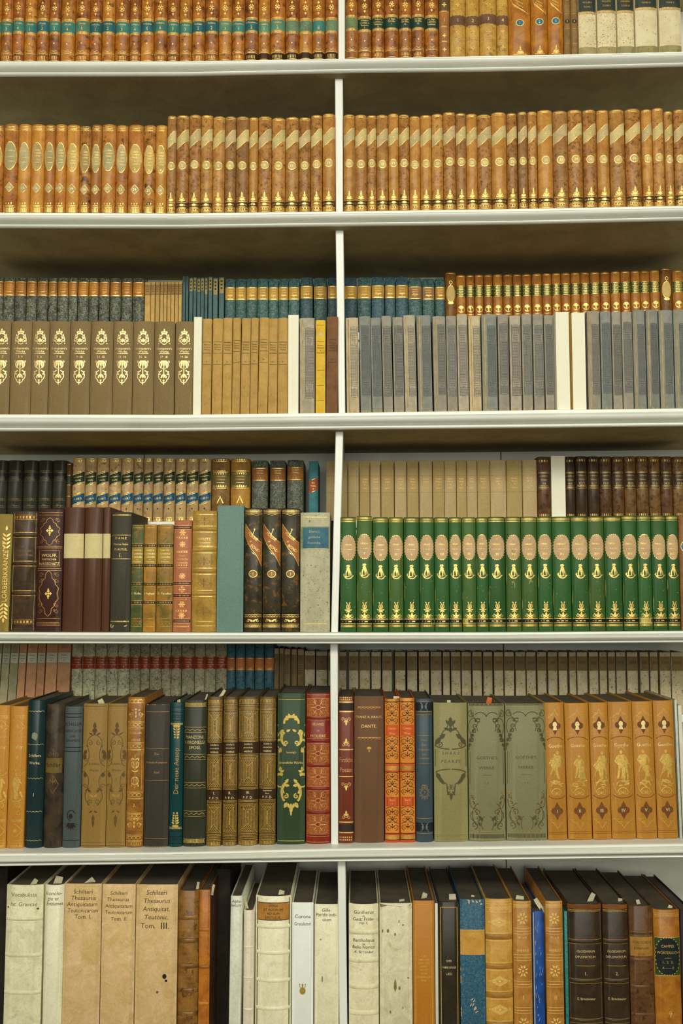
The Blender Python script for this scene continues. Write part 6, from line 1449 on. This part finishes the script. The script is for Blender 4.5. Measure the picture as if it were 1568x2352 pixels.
def d6v(B):
    h = B.hp; B.strip(h-152, h-64, mat('leather', (60, 84, 36), (46, 68, 30)), f=.96)
    B.oval(h-108, 42, mat('leather', (26, 36, 36), (20, 28, 30)), ru=27, p=2.6, off=.0004, name='title_oval')
    for k in range(30):
        a = 2*PI*k/30; c, d = math.cos(a), math.sin(a); r = (abs(c)**2.6+abs(d)**2.6)**(-1/2.6); B.orn.ell(27.5*c*r, h-108+42.5*d*r, 1.5, 1.8, 6)
    B.ornm = GOLD; D = B.gold
    for v in (8, 12, 15, 64, 152): D.h(h-v, 1.2, .94)
    B.txt.text('CAMPES', 0, h-84, 8.5, 34, .02); B.txt.text('WÖRTERBUCH', 0, h-99, 9, 50, .02); B.txt.text('—•—', 0, h-111, 8, 16, .02); B.txt.text('1.  2.  3.', 0, h-121, 8, 36, .02); B.txt.text('A —— Z', 0, h-134, 7, 32, .02)
    D.spiral(4, h-238, 5, 1, 90, 1, 2); D.leaf(2, h-250, 80, 18, 3)
S6('amber_leather_book', 'amber leather book with black oval title label on green, rightmost, bottom shelf', 1507, 1568, 2090, design=d6v, cover=mat('leather', (190, 124, 50), (152, 88, 30), rough=.4), depth=.25, bulge=.08)
S6('dark_book', 'dark blue-grey book cut by the right frame edge, bottom shelf', 1569.5, 1600, 2092, cover=mat('cloth', (60, 58, 70), (46, 44, 56)), depth=.25, bulge=.08)

# ================================================================ paper slips sticking out of books
def slip(label, px, py, Y, wpx, hpx, tilt=0, curl=.004, m=SLIP):
    p = at(px, py, Y); w = wpx*.0008; h = hpx*.0008
    V, F = [], []; n = 6; th = .0003
    for i in range(n+1):
        t = i/n; y = curl*math.sin(t*2.2); z = -.012 + (h+.012)*t; ww = w*(1-.25*max(0, t-.6))
        for (a, q) in ((-1, 0), (1, 0), (1, 1), (-1, 1)): V.append((a*ww/2, y+q*th, z))
    for i in range(n):
        for j in range(4): F.append((i*4+j, i*4+(j+1) % 4, i*4+4+(j+1) % 4, i*4+4+j))
    F += [(3,2,1,0), tuple(4*n+j for j in range(4))]
    o = link('paper_slip', V, F, m); o.location = p; o.rotation_euler = (-.5, tilt, random.uniform(-.5, .5)); tag(o, label, 'paper slip', 'paper slips between the pages')
OS = mat('paper', (206, 96, 40), (186, 80, 32))
for a in [('small paper slip in the first vellum book, bottom shelf', 78, 2029, .04, 12, 12, .6), ('round paper slip in the narrow cream vellum book, bottom shelf', 131, 2029, .045, 20, 18, .2), ('paper slip in the first tan vellum folio, bottom shelf', 209, 2024, .045, 16, 8, .8),
          ('curled paper slip in the worn brown leather book, bottom shelf', 454, 2042, .045, 7, 18, .2), ('tiny paper slip in the narrow orange leather book, bottom shelf', 490, 2042, .04, 7, 12, .4), ('twisted paper slip in the shortest cream vellum book, bottom shelf', 567, 2086, .045, 7, 30, -.3),
          ('round paper slip in the vellum book with brown label, bottom shelf', 646, 2058, .045, 15, 15, .3), ('round paper slip in the stained untitled vellum book, bottom shelf', 926, 2074, .045, 16, 10, 0), ('curled paper slip in the ochre book, bottom shelf', 975, 2063, .05, 14, 14, .5),
          ('pale paper slip in the black book, bottom shelf', 1040, 2064, .05, 18, 12, 0), ('small paper slip in the scuffed blue book, bottom shelf', 1085, 2062, .05, 8, 7, .3), ('paper slip in the first tan gilt book, bottom shelf', 1193, 2064, .045, 20, 8, .1),
          ('grey paper slip in the bright blue booklet, bottom shelf', 1242, 2082, .045, 12, 22, -.4), ('long paper slip in the thicker dark brown book, bottom shelf', 1356, 2068, .05, 12, 20, .5), ('bent paper slip in the thinner dark brown book, bottom shelf', 1430, 2073, .05, 20, 11, .2),
          ('small patterned paper slip in the second book from right, bottom shelf', 1470, 2077, .045, 12, 12, 0), ('small triangular slip in the rightmost amber book, bottom shelf', 1538, 2086, .045, 10, 8, .4),
          ('white paper slip in the first tan vine book, fifth shelf', 231, 1612, .06, 14, 9, -.5), ('cream paper slip in the first lattice-tooled book, fifth shelf', 508, 1595, .07, 8, 16, .4), ('tiny pink slip in the zigzag-banded green book, fifth shelf', 471, 1603, .07, 4, 12, .1),
          ('small slip in the narrow dark teal book, fifth shelf', 408, 1612, .05, 10, 8, -.3), ('white slip in the first orange scroll book, fifth shelf', 909, 1603, .05, 16, 6, 0), ('small white slip in the thick olive book, fifth shelf', 1030, 1611, .05, 10, 5, 0)]:
    slip(*a)
slip('bright orange slip in the first grey-olive book, fifth shelf', 1122, 1613, .05, 13, 15, .2, m=OS)
